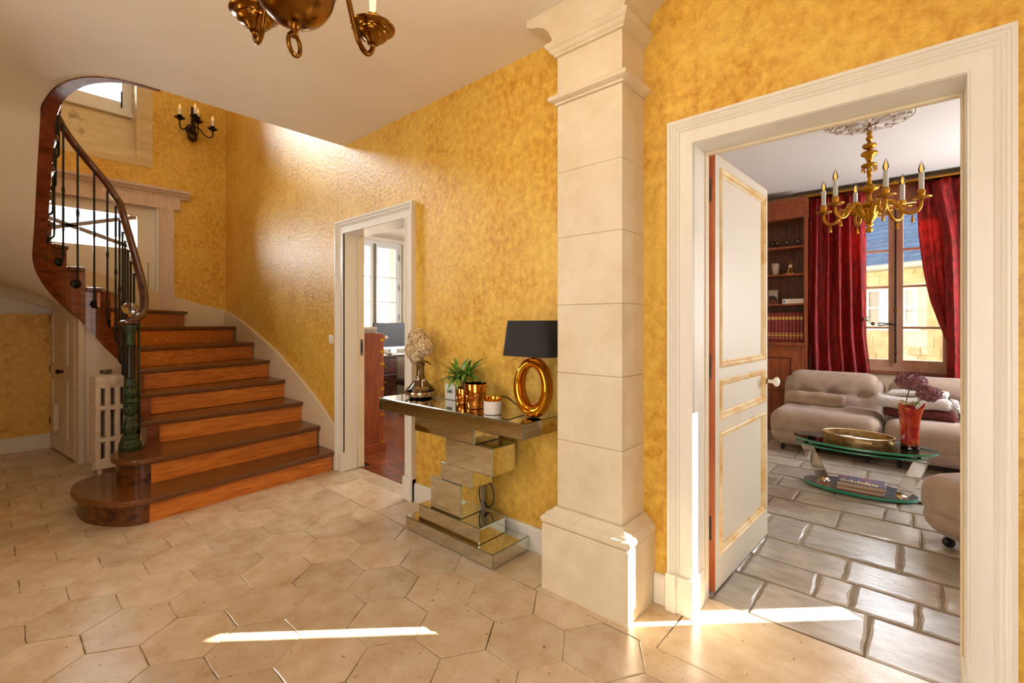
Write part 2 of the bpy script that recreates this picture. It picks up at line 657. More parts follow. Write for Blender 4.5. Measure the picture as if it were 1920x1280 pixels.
def flag_mesh(mb, poly, top=0.0, depth=.02, worn=.0022):
    """a flagstone with worn rounded rim"""
    n = len(poly)
    inn = shrink(poly, worn * 2.2)
    vs = [(x, y, top - depth) for x, y in poly] + [(x, y, top - worn * .55) for x, y in poly] + [(x, y, top) for x, y in inn]
    fs = [(i, (i + 1) % n, n + (i + 1) % n, n + i) for i in range(n)] + [(n + i, n + (i + 1) % n, 2 * n + (i + 1) % n, 2 * n + i) for i in range(n)]
    fs.append(tuple(2 * n + i for i in range(n)))
    return mb.add(vs, fs)


def ccw(poly):
    ar = sum(poly[i - 1][0] * poly[i][1] - poly[i][0] * poly[i - 1][1] for i in range(len(poly)))
    return poly if ar > 0 else poly[::-1]


hexsrc = []
for i in range(7):
    hexsrc.append(flag_mesh(MB(), ccw(rough_edge(shrink(hexpts(), G), .0022)), 0, .02).build('flagstone', STONE, floor, origin=(0, 0, 0)))
used = set()
BORD = 1.842
far = MB()
for n in range(-21, 14):
    cx = -1.537 + HX * n
    for m_ in range(-10, 5):
        cy = 1.3665 + 2 * HH * m_ + (HH if n % 2 else 0)
        if cy - HH > BORD - .02 or cy < -1.1 or cx < -7.3 or cx > 2.3:
            continue
        # under the lowest step
        if cx < -4.45 and cy > 1.0:
            continue
        world = [(cx + x, cy + y) for x, y in hexpts()]
        edge = any(x < -7.12 or x > 2.2 or y > BORD or y < -1.0 for x, y in world)
        dpt = -cx * .6607 + cy * .7507
        seen = dpt > 1.55 and cy > -.25 and cx < .7
        if edge:
            q = world
            q = clip_poly(q, 1, BORD, True)
            q = clip_poly(q, 1, -1.0, False)
            q = clip_poly(q, 0, -7.12, False)
            q = clip_poly(q, 0, 2.2, True)
            if len(q) < 3 or max(p[1] for p in q) - min(p[1] for p in q) < .03 or max(p[0] for p in q) - min(p[0] for p in q) < .03:
                continue
            q = ccw(rough_edge(shrink(q, G), .0015))
            if seen:
                flag_mesh(MB(), q, random.uniform(-.0008, .0008)).build('flagstone', STONE, floor)
            else:
                flag_mesh(far, q)
            continue
        if seen:
            k = random.randrange(7)
            z = random.uniform(-.0010, .0010)
            if k not in used:
                used.add(k)
                o = hexsrc[k]
                o.location = (cx - WO[floor.name].x, cy - WO[floor.name].y, z - WO[floor.name].z)
            else:
                o = clone(hexsrc[k], (cx, cy, z), floor)
            o.rotation_euler = (random.uniform(-.002, .002), random.uniform(-.002, .002), PI if random.random() < .5 else 0)
        else:
            flag_mesh(far, [(cx + x, cy + y) for x, y in shrink(hexpts(), G)])
fo = far.build('flagstone_field', STONE, floor)
fo['kind'] = 'stuff'
# border slabs along the wall and the threshold slabs
def slab(x0, x1, y0, y1, m=STONE, par=None, top=0.0, g=.003, name='border_slab', amp=.0018):
    q = ccw(rough_edge(shrink([(x0, y0), (x1, y0), (x1, y1), (x0, y1)], g), amp, 5))
    return flag_mesh(MB(), q, top).build(name, m, par if par is not None else floor)


for a, b in ((-4.30, -3.66), (-3.66, -2.93), (-2.93, -2.2), (-2.2, -1.47), (-1.47, -.82)):
    slab(a, b, BORD, 2.16, top=.0)
slab(-3.93, -3.0, 2.16, 2.31)
slab(-.82, .12, BORD, 2.345, top=.001)
slab(.12, .95, BORD, 2.2, top=.0)
slab(.95, 2.15, BORD, 2.15, top=.0)

# ------------------------------------------------------------------ salon floor: coursed flagstones
sfloor = struct(MB().box(-2.4, 1.9, 2.36, 6.8, -.06, -.010).build('floor_salon', SGROUT), 'salon floor of irregular rectangular stone slabs')
ROWS = [(2.355, 2.695, [-.77, -.60, -.165, .14, .6, 1.1]), (2.715, 2.965, [-1.15, -.73, -.395, -.245, 0.0, .165, .55, 1.0]),
        (2.985, 3.255, [-1.1, -.72, -.30, .085, .5, .95]), (3.295, 3.68, [-1.05, -.78, -.55, -.08, .2, .62, 1.05]),
        (3.715, 4.05, [-1.3, -.86, -.41, .013, .33, .8]), (4.085, 4.35, [-1.1, -.715, -.185, -.03, .4, .9]),
        (4.38, 4.68, [-1.25, -.9, -.5, -.12, .35, .8]), (4.71, 5.02, [-1.4, -1.02, -.62, -.2, .2, .65, 1.1]),
        (5.05, 5.34, [-1.2, -.85, -.35, .1, .6, 1.1]), (5.37, 5.70, [-1.5, -.95, -.47, .02, .45, .95]), (5.73, 6.1, [-1.3, -.8, -.3, .3, .8, 1.3]),
        (6.13, 6.45, [-1.5, -.9, -.4, .2, .7, 1.2]), (6.48, 6.79, [-1.3, -.7, -.1, .5, 1.0])]
for y0, y1, xs in ROWS:
    xs = [-2.39, -1.85] + xs + [1.45, 1.89]
    for a, b in zip(xs[:-1], xs[1:]):
        q = [(a + .007 + random.uniform(-.004, .004), y0 + random.uniform(-.004, .006)), (b - .007 + random.uniform(-.004, .004), y0 + random.uniform(-.004, .006)),
             (b - .007 + random.uniform(-.006, .004), y1 + random.uniform(-.006, .004)), (a + .007 + random.uniform(-.004, .006), y1 + random.uniform(-.006, .004))]
        flag_mesh(MB(), ccw(rough_edge(q, .004, 5)), random.uniform(-.002, .002), .02, .006).build('stone_slab', SSTONE, sfloor)

# ------------------------------------------------------------------ office floor: parquet
ofloor = struct(MB().box(-7.12, -2.6, 2.36, 6.2, -.06, -.008).build('floor_office', FELT), 'dark oak parquet floor of the office')
y = 2.315
r_ = 0
while y < 6.1:
    w = .115
    xs = [-7.1] + [-6.4 + (r_ % 3) * .3 + 1.0 * k for k in range(4)] + [-2.62]
    for a, b in zip(xs[:-1], xs[1:]):
        if y < 2.36:
            if b < -3.94 or a > -2.99:
                continue
            a, b = max(a, -3.93), min(b, -3.0)
        if b - a > .05:
            MB().box(a + .001, b - .001, y + .001, y + w - .001, -.02, random.uniform(-.001, .001)).build('parquet_board', PARQ, ofloor)
    y += w
    r_ += 1

# ------------------------------------------------------------------ baseboards
for i, (a, b) in enumerate(((-2.877, -1.447), (-.966, -.895), (.232, 2.2))):
    struct(MB().prism([(HALL_Y, 0), (HALL_Y - .022, 0), (HALL_Y - .022, .125), (HALL_Y - .012, .14), (HALL_Y, .14)], a, b, 'yz').build('baseboard_right', WHITE))
struct(MB().prism([(-7.12, 0), (-7.098, 0), (-7.098, .140), (-7.108, .155), (-7.12, .155)], -1.0, .47, 'xz').build('baseboard_back', WHITE))
struct(MB().prism([(6.8, 0), (6.78, 0), (6.78, .14), (6.8, .14)], -1.0, 1.9, 'yz').build('baseboard_salon', WHITE))

# ------------------------------------------------------------------ door casings
PROF = [(0, 0), (0, .040), (.013, .040), (.016, .033), (.022, .033), (.027, .027), (.033, .029), (.038, .022), (.044, .018), (.049, .022), (.053, .016),
        (.104, .016), (.107, .022), (.112, .022), (.112, 0)]


def casing(name, x0, x1, zt, label, lin0, lin1, thick):
    g = sgroup(name, label, ((x0 + x1) / 2, HALL_Y, 0))
    def piece(nm, st):
        n = len(PROF)
        vs, fs = [], []
        for k in range(2):
            for u, d in PROF:
                vs.append(st(k, u, d))
        for i in range(n):
            j = (i + 1) % n
            fs.append((i, j, n + j, n + i))
        fs.append(tuple(range(n)))
        fs.append(tuple(range(2 * n - 1, n - 1, -1)))
        MB().add(vs, fs).build(nm, WHITE, g)
    piece('casing_left', lambda k, u, d: (x0 + u, HALL_Y - d, 0.0 if k == 0 else zt - u))
    piece('casing_right', lambda k, u, d: (x1 - u, HALL_Y - d, zt - u if k == 0 else 0.0))
    piece('casing_head', lambda k, u, d: ((x0 + u) if k == 0 else (x1 - u), HALL_Y - d, zt - u))
    w = .112
    for a, b in ((x0 - .006, x0 + w + .008), (x1 - w - .008, x1 + .006)):
        mb = MB()
        s = .05
        xa, xb = (a, a + s) if a < (x0 + x1) / 2 else (b - s, b)
        mb.box(a, b, HALL_Y - .040, HALL_Y + thick * .6, 0, .172)
        mb.box(xa, xb, HALL_Y - .050, HALL_Y, 0, .176)
        mb.build('plinth_block', WHITE, g, bevel=.003)
    # jamb lining with stop bead
    mb = MB()
    mb.box(lin0 - .02, lin0, HALL_Y - .012, HALL_Y + thick, 0, zt - w - .002)
    mb.build('jamb_lining', WHITE, g)
    MB().box(lin1, lin1 + .02, HALL_Y - .012, HALL_Y + thick, 0, zt - w - .002).build('jamb_lining', WHITE, g)
    MB().box(lin0 - .02, lin1 + .02, HALL_Y - .012, HALL_Y + thick, zt - w - .002, zt - w + .018).build('head_lining', WHITE, g)
    return g


t1 = casing('trim_1', -.892, .232, 2.292, 'wide white moulded casing around the salon doorway', -.78, .12, .20)
t2 = casing('trim_2', -4.050, -2.877, 2.280, 'white moulded casing around the office doorway', -3.938, -2.989, .20)
for a, b in ((-.78, -.772), (.112, .12)):
    MB().box(a, b, 2.302, 2.33, .1, 2.17).build('stop_bead', CREAM, t1, bevel=.003)
MB().box(-.78, .12, 2.302, 2.33, 2.165, 2.178).build('stop_bead', CREAM, t1, bevel=.003)
# pocket door edge with its latch in the office doorway
d2 = sgroup('door_2', 'edge of a cream sliding door slid into the wall pocket', (-3.93, 2.31, 0))
MB().box(-3.937, -3.915, 2.292, 2.345, .01, 2.16).build('door_edge', CREAM, d2, bevel=.003)
MB().box(-3.9155, -3.911, 2.305, 2.334, 1.05, 1.20).build('latch_plate', mat('grey_steel', srgb(120, 116, 110), rough=.35, metal=1), d2, bevel=.002)
MB().box(-3.9112, -3.9095, 2.312, 2.327, 1.08, 1.17).build('latch_recess', BLACK, d2)
# ------------------------------------------------------------------ windows (structure)
def wbox(mb, axis, u0, u1, d0, d1, z0, z1):
    if axis == 'y':      # window lies in a plane of constant Y, u = X
        mb.box(u0, u1, d0, d1, z0, z1)
    else:
        mb.box(d0, d1, u0, u1, z0, z1)
    return mb


def casement_window(name, label, axis, u0, u1, z0, z1, d, m, muntins, fr=.05, inward=-1, st=.055, mull=.02, thick=.05, pane=PANE):
    """two-leaf casement; d = plane position, muntins = heights of the glazing bars"""
    g = sgroup(name, label, ((u0 + u1) / 2, d, z0) if axis == 'y' else (d, (u0 + u1) / 2, z0))
    a, b = d - thick / 2, d + thick / 2
    mb = MB()
    wbox(mb, axis, u0, u0 + fr, a - .01, b + .01, z0, z1)
    wbox(mb, axis, u1 - fr, u1, a - .01, b + .01, z0, z1)
    wbox(mb, axis, u0 + fr, u1 - fr, a - .01, b + .01, z1 - fr, z1)
    wbox(mb, axis, u0 + fr, u1 - fr, a - .02, b + .02, z0, z0 + fr)
    mb.build('window_frame', m, g)
    mid = (u0 + u1) / 2
    for s0, s1 in ((u0 + fr, mid - mull / 2), (mid + mull / 2, u1 - fr)):
        mb = MB()
        wbox(mb, axis, s0, s0 + st, a, b, z0 + fr, z1 - fr)
        wbox(mb, axis, s1 - st, s1, a, b, z0 + fr, z1 - fr)
        wbox(mb, axis, s0 + st, s1 - st, a, b, z1 - fr - st, z1 - fr)
        wbox(mb, axis, s0 + st, s1 - st, a, b, z0 + fr, z0 + fr + st * 1.5)
        sash = mb.build('sash', m, g)
        zz = [z0 + fr + st * 1.5] + list(muntins) + [z1 - fr - st]
        for h in muntins:
            wbox(MB(), axis, s0 + st, s1 - st, a + .008, b - .008, h - .012, h + .012).build('glazing_bar', m, sash)
        for c, e in zip(zz[:-1], zz[1:]):
            wbox(MB(), axis, s0 + st, s1 - st, d - .002, d + .002, c, e).build('pane', pane, sash)
    wbox(MB(), axis, mid - mull / 2 - .012, mid + mull / 2 + .012, (a - .02) if inward < 0 else b, a if inward < 0 else (b + .02), z0 + fr, z1 - fr).build('meeting_strip', m, g)
    return g


ROSEW = mat('rosewood_window_paint', srgb(206, 160, 132), rough=.4, col2=srgb(190, 140, 110), scale=5, stretch=(3, 3, .5))
w1 = casement_window('window_1', 'tall two-leaf salon window with pinkish brown frame', 'y', -.70, .30, .80, 2.70, 6.90, ROSEW, [1.30, 1.77, 2.19])
MB().tube([(-.2, 6.842, .9), (-.2, 6.842, 2.66)], .008).build('bolt_rod', IRON, w1)
for zz in (1.50, 1.02):
    MB().lathe([(.0, -.02), (.012, -.015), (.016, 0), (.012, .015), (.0, .02)], (-.2, 6.838, zz), 10).build('rod_guide', BRASS, w1, True)
MB().tube([(-.2, 6.835, 1.335), (-.24, 6.80, 1.345), (-.30, 6.79, 1.352), (-.345, 6.79, 1.355), (-.355, 6.79, 1.34), (-.345, 6.79, 1.325), (-.30, 6.79, 1.332), (-.24, 6.80, 1.335)], .007).build('bolt_handle', IRON, w1, True)
MB().ball((-.40, 6.79, 1.345), .022).build('handle_knob', mat('old_copper', srgb(120, 84, 70), rough=.4, metal=.6), w1, True)
MB().box(-.74, .34, 6.755, 6.86, .775, .80).build('window_sill', BOOKW, w1, bevel=.004)
MB().box(-1.0, .65, 6.74, 6.80, 2.71, 2.90).build('window_pelmet', BOOKW, w1, bevel=.006)

WGREY = mat('office_window_white', srgb(226, 230, 232), rough=.4)
w2 = casement_window('window_2', 'white two-leaf office window seen past the cabinet', 'x', 3.93, 5.06, .9, 2.80, -7.20, WGREY, [1.73, 2.17], inward=1)
MB().tube([(-7.14, 4.495, .95), (-7.14, 4.495, 2.74)], .011).build('bolt_rod', mat('zinc', srgb(130, 132, 136), rough=.35, metal=.9), w2)
for zz in (1.45, 2.0, 2.55):
    MB().box(-7.17, -7.155, 4.995, 5.015, zz - .055, zz + .055).build('hinge', MATS['zinc'], w2)

w3 = sgroup('window_3', 'white stair window above the sloping stone sill', (-7.42, .58, 3.96))
mb = MB()
mb.box(-7.45, -7.37, 1.10, 1.198, 3.955, 5.2)
mb.box(-7.45, -7.37, -.05, .05, 3.955, 5.2)
mb.box(-7.45, -7.37, .05, 1.10, 5.1, 5.2)
mb.box(-7.45, -7.37, .05, 1.10, 3.955, 4.07)
mb.box(-7.44, -7.38, .535, .615, 4.07, 5.1)
mb.build('window_frame', WHITE, w3)
MB().box(-7.45, -7.33, -.06, 1.22, 3.90, 3.955).build('window_sill', WHITE, w3, bevel=.006)
MB().tube([(-7.362, 1.096, 4.0), (-7.362, 1.096, 4.2)], .008).build('hinge', IRON, w3)
for a, b in ((.05, .535), (.615, 1.10)):
    MB().box(-7.412, -7.408, a, b, 4.07, 5.1).build('pane', PANE, w3)
# sloping stone apron and dressed stone jambs of the stair window
NIC = mat('weathered_niche_stone', srgb(228, 206, 162), rough=.75, col2=srgb(202, 176, 128), scale=4, stretch=(1, 1, 4), detail=9, ramp=(.3, .75), col3=srgb(104, 78, 44), scale3=5, ramp3=(.62, .8))
nic = sgroup('trim_3', 'weathered dressed stone surround with sloping apron below the stair window', (-7.12, .58, 3.27))
MB().prism([(-7.12, 3.32), (-7.118, 3.335), (-7.40, 3.93), (-7.47, 3.93), (-7.47, 3.32)], -.08, 1.24, 'xz').build('sloping_sill', NIC, nic)
MB().box(-7.16, -7.114, 1.24, 1.355, 3.265, 5.3).build('jamb_stone', NIC, nic)
MB().box(-7.16, -7.114, -.195, -.08, 3.265, 5.3).build('jamb_stone', NIC, nic)
MB().box(-7.16, -7.114, -.08, 1.24, 3.265, 3.33).build('apron_stone', NIC, nic)
MB().box(-7.46, -7.12, 1.20, 1.242, 3.33, 5.2).build('reveal_stone', NIC, nic)
# right salon window: shutters drawn together with a narrow gap, and an added open one
w4 = sgroup('window_4', None, (1.9, 4.6, 1.26))
MB().box(1.90, 1.925, 4.05, 4.69, 1.24, 2.78).build('shutter', BOOKW, w4)
MB().box(1.90, 1.925, 4.84, 5.35, 1.24, 2.78).build('shutter', BOOKW, w4)
MB().box(1.885, 1.897, 5.2, 6.3, .85, 2.6).build('added_blind', WHITE, w4)  # added unseen blind, a backing for the far salon fill lamp
w5 = casement_window('window_5_added', None, 'x', 2.5, 3.5, .9, 2.5, 2.05, WGREY, [1.4, 1.9])  # unseen window added so the side fill reaches the salon
# entrance door and hall window behind the camera
w6 = casement_window('door_3', None, 'y', -.5, 1.5, .0, 2.45, -1.14, WHITE, [.75, 1.2, 1.65], st=.08, inward=1)
w8 = casement_window('window_7_added', None, 'y', -2.6, -1.4, 4.0, 5.2, -1.14, WHITE, [4.6], inward=1)  # unseen upper window added as an opening for the landing fill
MB().box(-4.7, -3.3, 6.165, 6.195, .85, 2.55).build('added_blind', WHITE, w2)  # added unseen blind behind the office fill lamp, on solid wall
w7 = casement_window('window_6', None, 'y', -3.4, -2.4, .75, 2.3, -1.14, WHITE, [1.3, 1.8], inward=1)

# ------------------------------------------------------------------ former doorway on the stair landing
ld = sgroup('door_4', 'white half-glazed door behind the stairs with crossed glazing bars', (-7.12, .62, 1.45))
PINKW = mat('limewashed_door_surround', srgb(228, 208, 190), rough=.55, col2=srgb(212, 188, 168), scale=6, stretch=(8, 8, 1))
mb = MB()
mb.box(-7.16, -7.098, 1.42, 1.57, 1.50, 2.83)
for k in range(3):
    mb.box(-7.098, -7.092, 1.445 + .04 * k, 1.465 + .04 * k, 1.74, 2.80)
mb.box(-7.16, -7.085, 1.41, 1.585, 1.50, 1.72)
mb.build('pilaster_jamb', PINKW, ld)
MB().box(-7.16, -7.098, -.33, -.18, 1.50, 2.83).build('pilaster_jamb', PINKW, ld)
MB().box(-7.17, -7.09, -.36, 1.635, 2.785, 2.93).build('lintel_frieze', PINKW, ld)
MB().prism([(-7.12, 2.93), (-7.085, 2.93), (-7.075, 2.955), (-7.055, 2.965), (-7.04, 2.99), (-7.015, 3.0), (-7.01, 3.03), (-7.12, 3.03)], -.45, 1.73, 'xz').build('cornice', PINKW, ld)
mb = MB()
wall_run(mb, 'y', -.18, 1.42, -7.22, -7.18, 1.45, 2.80, [(.02, 1.217, 2.255, 2.655)])
mb.build('door_board', WHITE, ld)
MB().box(-7.18, -7.12, 1.395, 1.425, 1.5, 2.79).build('reveal_board', WHITE, ld)
MB().box(-7.21, -7.205, .02, 1.217, 2.255, 2.655).build('pane', PANE, ld)
mb = MB()
for za, zb in ((2.26, 2.65), (2.65, 2.26)):
    mb.obox((-7.20, .6185, 2.455), (0, 1.197, zb - za), (1, 0, 0), (0, -(zb - za), 1.197), .62, .014, .022)
mb.build('crossed_bar', mat('grey_bar_paint', srgb(150, 138, 124), rough=.5), ld)
MB().box(-7.18, -7.172, .0, 1.36, 1.70, 2.12).build('lower_panel', WHITE, ld, bevel=.004)
MB().box(-7.174, -7.170, 1.318, 1.330, 1.60, 2.10).build('plank_joint', MATS['grey_bar_paint'], ld)

# ------------------------------------------------------------------ pilaster between console and salon door
CXP, HWP, YFP, YB = -1.209, .182, 1.935, 2.16


def loops(mb, prof, cx=CXP, hw=HWP, yf=YFP, yb=YB):
    """three-sided moulding around the pilaster: prof = [(offset, z)]"""
    n = len(prof)
    vs, fs = [], []
    for o, z in prof:
        vs += [(cx - hw - o, yb, z), (cx - hw - o, yf - o, z), (cx + hw + o, yf - o, z), (cx + hw + o, yb, z)]
    for i in range(n - 1):
        for k in range(4):
            a, b = i * 4 + k, i * 4 + (k + 1) % 4
            fs.append((a, b, b + 4, a + 4))
    fs.append((3, 2, 1, 0))
    fs.append(tuple((n - 1) * 4 + k for k in range(4)))
    return mb.add(vs, fs)


pil = thing('pilaster', 'tall pale limestone pilaster standing between the console and the salon door', 'pilaster', (CXP, 2.05, 0))
loops(MB(), [(.058, 0), (.058, .012), (.0575, .325), (.054, .333)]).build('plinth', LIME, pil)
loops(MB(), [(.050, .333), (.060, .340), (.064, .352), (.062, .366), (.052, .375), (.044, .378), (.044, .386), (.030, .394), (.018, .404), (.012, .409), (.012, .414), (.0, .416)]).build('base_moulding', LIME, pil, True, auto=35)
zs = [.416, .757, 1.10, 1.443, 1.785, 2.118, 2.462]
for a, b in zip(zs[:-1], zs[1:]):
    loops(MB(), [(-.004, a), (0, a + .003), (0, b - .002), (-.004, b - .0005)]).build('stone_block', LIME, pil)
loops(MB(), [(.0, 2.462), (.010, 2.464), (.010, 2.474), (.020, 2.478), (.034, 2.486), (.038, 2.496), (.034, 2.506), (.022, 2.512), (.0, 2.516)]).build('astragal', LIME, pil, True, auto=35)
loops(MB(), [(0, 2.516), (0, 2.708)]).build('stone_block', LIME, pil)
loops(MB(), [(.0, 2.708), (.014, 2.711), (.014, 2.722), (.026, 2.728), (.032, 2.738), (.032, 2.744), (.044, 2.752), (.050, 2.764), (.046, 2.776), (.020, 2.786)]).build('capital_moulding', LIME, pil, True, auto=35)
half = [(.202, 2.784), (.206, 2.81), (.222, 2.845), (.252, 2.880), (.296, 2.905), (.345, 2.918), (.352, 2.922), (.352, 2.93), (.372, 2.932), (.372, 2.969)]
poly = [(CXP + x, z) for x, z in half] + [(CXP - x, z) for x, z in half[::-1]]
MB().prism(poly, 1.915, YB, 'xz').build('flared_bracket', LIME, pil)

# ------------------------------------------------------------------ salon door leaf, opened at a right angle
HO = Vector((-.764, 2.408, 0))
DU = Vector((.040, .9992, 0))
DN = Vector((.9992, -.040, 0))
UP = Vector((0, 0, 1))


def leaf(u, n, z):
    return HO + DU * u + DN * n + UP * z


def lbox(mb, u0, u1, n0, n1, z0, z1):
    return mb.obox(leaf((u0 + u1) / 2, (n0 + n1) / 2, (z0 + z1) / 2), DU, DN, UP, (u1 - u0) / 2, (n1 - n0) / 2, (z1 - z0) / 2)


DOORW = mat('door_cream_paint', srgb(218, 211, 196), rough=.42)
GOLDP = mat('ochre_gilt_patina', srgb(232, 210, 164), rough=.45, col2=srgb(214, 166, 84), scale=9, stretch=(1, 1, 1), ramp=(.42, .66))
RAWW = mat('bare_door_wood', srgb(176, 88, 44), rough=.5, col2=srgb(208, 126, 78), scale=6, stretch=(5, 5, .5))
LW, LT, LH = .895, .042, 2.20
d1 = sgroup('door_1', 'cream panelled salon door with ochre mouldings standing open', tuple(HO))
PAN = [(.17, .795), (.857, 1.062), (1.122, 2.145)]
PU0, PU1 = .062, .838
mb = MB()
zz = [.008] + [z for p in PAN for z in p] + [LH]
lbox(mb, 0, PU0, -LT, 0, .008, LH)
lbox(mb, PU1, LW, -LT, 0, .008, LH)
for a, b in zip(zz[0::2], zz[1::2]):
    lbox(mb, PU0, PU1, -LT, 0, a, b)
mb.build('stiles_and_rails', DOORW, d1)
for a, b in PAN:
    lbox(MB(), PU0, PU1, -LT + .008, -.012, a, b).build('panel', DOORW, d1)
    prof = [(0, -.014), (0, .006), (.008, .010), (.016, .004), (.022, .004), (.030, -.006), (.036, -.008), (.036, -.014)]
    vs, fs = [], []
    for (cu, cz, su, sz) in ((PU0, a, 1, 1), (PU1, a, -1, 1), (PU1, b, -1, -1), (PU0, b, 1, -1)):
        for w, n in prof:
            vs.append(leaf(cu + su * w, n, cz + sz * w))
    n_ = len(prof)
    for i in range(4):
        j = (i + 1) % 4
        for k in range(n_ - 1):
            fs.append((i * n_ + k, j * n_ + k, j * n_ + k + 1, i * n_ + k + 1))
    MB().add(vs, fs).build('panel_moulding', GOLDP, d1)
lbox(MB(), -.004, 0.0, -LT - .001, -.001, .006, LH - .004).build('hinge_edge', RAWW, d1)
for z in (.32, 1.13, 2.02):
    mb = MB()
    mb.tube([leaf(-.010, -LT - .004, z - .065), leaf(-.010, -LT - .004, z + .065)], .008)
    lbox(mb, -.006, -.0035, -LT + .002, -.018, z - .06, z + .06)
    for k in range(4):
        mb.ball(leaf(-.007, -.022, z - .05 + .033 * k), .004, 8, 5)
    mb.build('hinge', mat('aged_steel', srgb(130, 112, 96), rough=.4, metal=.8), d1)
kn = leaf(.855, 0, .985)
mb = MB().lathe([(.012, 0), (.011, .03), (.010, .038), (.020, .048), (.029, .056), (.031, .064), (.026, .074), (.012, .080), (.0005, .081)], kn, 18, DN)
mb.build('door_knob', mat('white_porcelain', srgb(244, 238, 226), rough=.08, coat=.5), d1, True)
MB().lathe([(.022, 0), (.022, .003), (.013, .010), (.013, .014)], kn, 16, DN).build('knob_rose', BRASS, d1, True, auto=40)
lbox(MB(), .842, .866, 0, .003, .86, .95).build('escutcheon', MATS['white_porcelain'], d1, bevel=.002)
# ------------------------------------------------------------------ staircase
RISE = .19


def zk(k):
    return RISE * k - .0155


SCX, SCY, SR, ST = -5.75, .60, .26, .08     # well turn: centre, well-face radius, string thickness


def well_curve():
    """plan of the well face of the inner string, from the newel up and round to the landing"""
    p = [(-4.62, SCY + SR)]
    for x in (-4.8, -5.0, -5.2, -5.4, -5.6):
        p.append((x, SCY + SR))
    p += arc(SCX, SCY, SR, 90, 270, 24)
    for x in (-5.6, -5.45, -5.3, -5.15, -5.0, -4.85, -4.7):
        p.append((x, SCY - SR))
    return p


CURVE = well_curve()
CUM = [0.0]
for a, b in zip(CURVE[:-1], CURVE[1:]):
    CUM.append(CUM[-1] + math.hypot(b[0] - a[0], b[1] - a[1]))


def at_s(s, off=0.0):
    """point on the well curve at arc length s, shifted off to the stair side"""
    s = max(0.0, min(CUM[-1] - 1e-6, s))
    for i in range(1, len(CUM)):
        if s <= CUM[i]:
            t = (s - CUM[i - 1]) / (CUM[i] - CUM[i - 1])
            a, b = CURVE[i - 1], CURVE[i]
            dx, dy = b[0] - a[0], b[1] - a[1]
            L_ = math.hypot(dx, dy)
            nx, ny = dy / L_, -dx / L_      # right-hand side of travel = stair side
            return Vector((a[0] + dx * t + nx * off, a[1] + dy * t + ny * off))


S_ARC = CUM[6]
S_END = CUM[6 + 24]


def s_line(x):
    return -4.62 - x


def s_ang(th):
    return S_ARC + (th - 90) / 180.0 * (S_END - S_ARC)


def s_up(x):
    return S_END + (x + 5.75)


SK = {3: s_line(-4.70), 4: s_line(-4.99), 5: s_line(-5.24), 6: s_line(-5.47), 7: s_line(-5.67), 8: s_ang(112), 9: s_ang(142), 10: s_ang(174), 11: s_ang(204),
      12: s_ang(234), 13: s_ang(262), 14: s_up(-5.60), 15: s_up(-5.35), 16: s_up(-5.08), 17: s_up(-4.80)}
OUT = {1: (-4.034, 2.13), 2: (-4.333, 2.13), 3: (-4.702, 2.13), 4: (-5.12, 2.13), 5: (-5.536, 2.13), 6: (-5.995, 2.13), 7: (-6.618, 2.13), 8: (-7.09, 1.72),
       9: (-7.09, 1.05), 10: (-7.09, .60), 11: (-7.09, .12), 12: (-7.09, -.45), 13: (-6.75, -.99), 14: (-6.2, -.99), 15: (-5.75, -.99), 16: (-5.35, -.99), 17: (-4.9, -.99)}
stair = thing('staircase', 'polished oak winder staircase with iron balusters curling up to the left', 'staircase', (-4.6, 1.45, 0))
TT = .042


def inner(k, off):
    v = at_s(SK[k], off)
    return (v.x, v.y)


def tread(k, poly, z):
    MB().prism(poly, z - TT, z).build('tread', OAKD, stair, bevel=.012, bseg=3)


def riser_panel(a, b, z0, z1, th=.022, back=.03, m=OAK):
    """upright board under the nosing from plan point a to b, set back from the nosing"""
    a, b = Vector(a), Vector(b)
    d = (b - a).normalized()
    n = Vector((d.y, -d.x))
    if n.x > 0:
        n = -n
    # set back towards the ascending side
    p = [a + n * back, b + n * back, b + n * (back + th), a + n * (back + th)]
    MB().prism([(q.x, q.y) for q in p], z0, z1).build('riser', m, stair)


def rot_side(k):
    """unit vector of the climbing direction at step k"""
    a, b = Vector(inner(k, 0)), Vector(OUT[k])
    d = (b - a).normalized()
    n = Vector((-d.y, d.x))
    return n


# bullnose steps 1 and 2
b1 = [(p.x, p.y) for p in smooth_path([(-3.884, .731, 0), (-3.905, .63, 0), (-3.96, .555, 0), (-4.049, .49, 0), (-4.217, .415, 0), (-4.42, .385, 0), (-4.62, .41, 0), (-4.75, .49, 0), (-4.80, .60, 0), (-4.80, .80, 0)], 4)]
b1 = [(-4.034, 2.13), (-3.955, 1.40)] + b1 + [(-4.75, 2.13)]
tread(1, b1, zk(1))
b2 = [(p.x, p.y) for p in smooth_path([(-4.205, .80, 0), (-4.225, .71, 0), (-4.275, .655, 0), (-4.36, .615, 0), (-4.48, .602, 0), (-4.60, .625, 0), (-4.68, .68, 0), (-4.71, .76, 0), (-4.72, .90, 0)], 4)]
b2 = [(-4.333, 2.13), (-4.26, 1.4)] + b2 + [(-4.95, 2.13)]
tread(2, b2, zk(2))


def inset(poly, g):
    cx = sum(p[0] for p in poly) / len(poly)
    cy = sum(p[1] for p in poly) / len(poly)
    out = []
    n = len(poly)
    P_ = ccw(poly)
    for i in range(n):
        a, b, c = Vector(P_[i - 1]), Vector(P_[i]), Vector(P_[(i + 1) % n])
        e1, e2 = (b - a).normalized(), (c - b).normalized()
        m = Vector((-e1.y, e1.x)) + Vector((-e2.y, e2.x))
        m.normalize()
        out.append((b.x + m.x * g, b.y + m.y * g))
    return out


def bull_riser(poly, z0, z1, n_curve):
    q = inset(poly, .032)
    cur = q
    # curved, darker end block and the straight riser board
    return cur


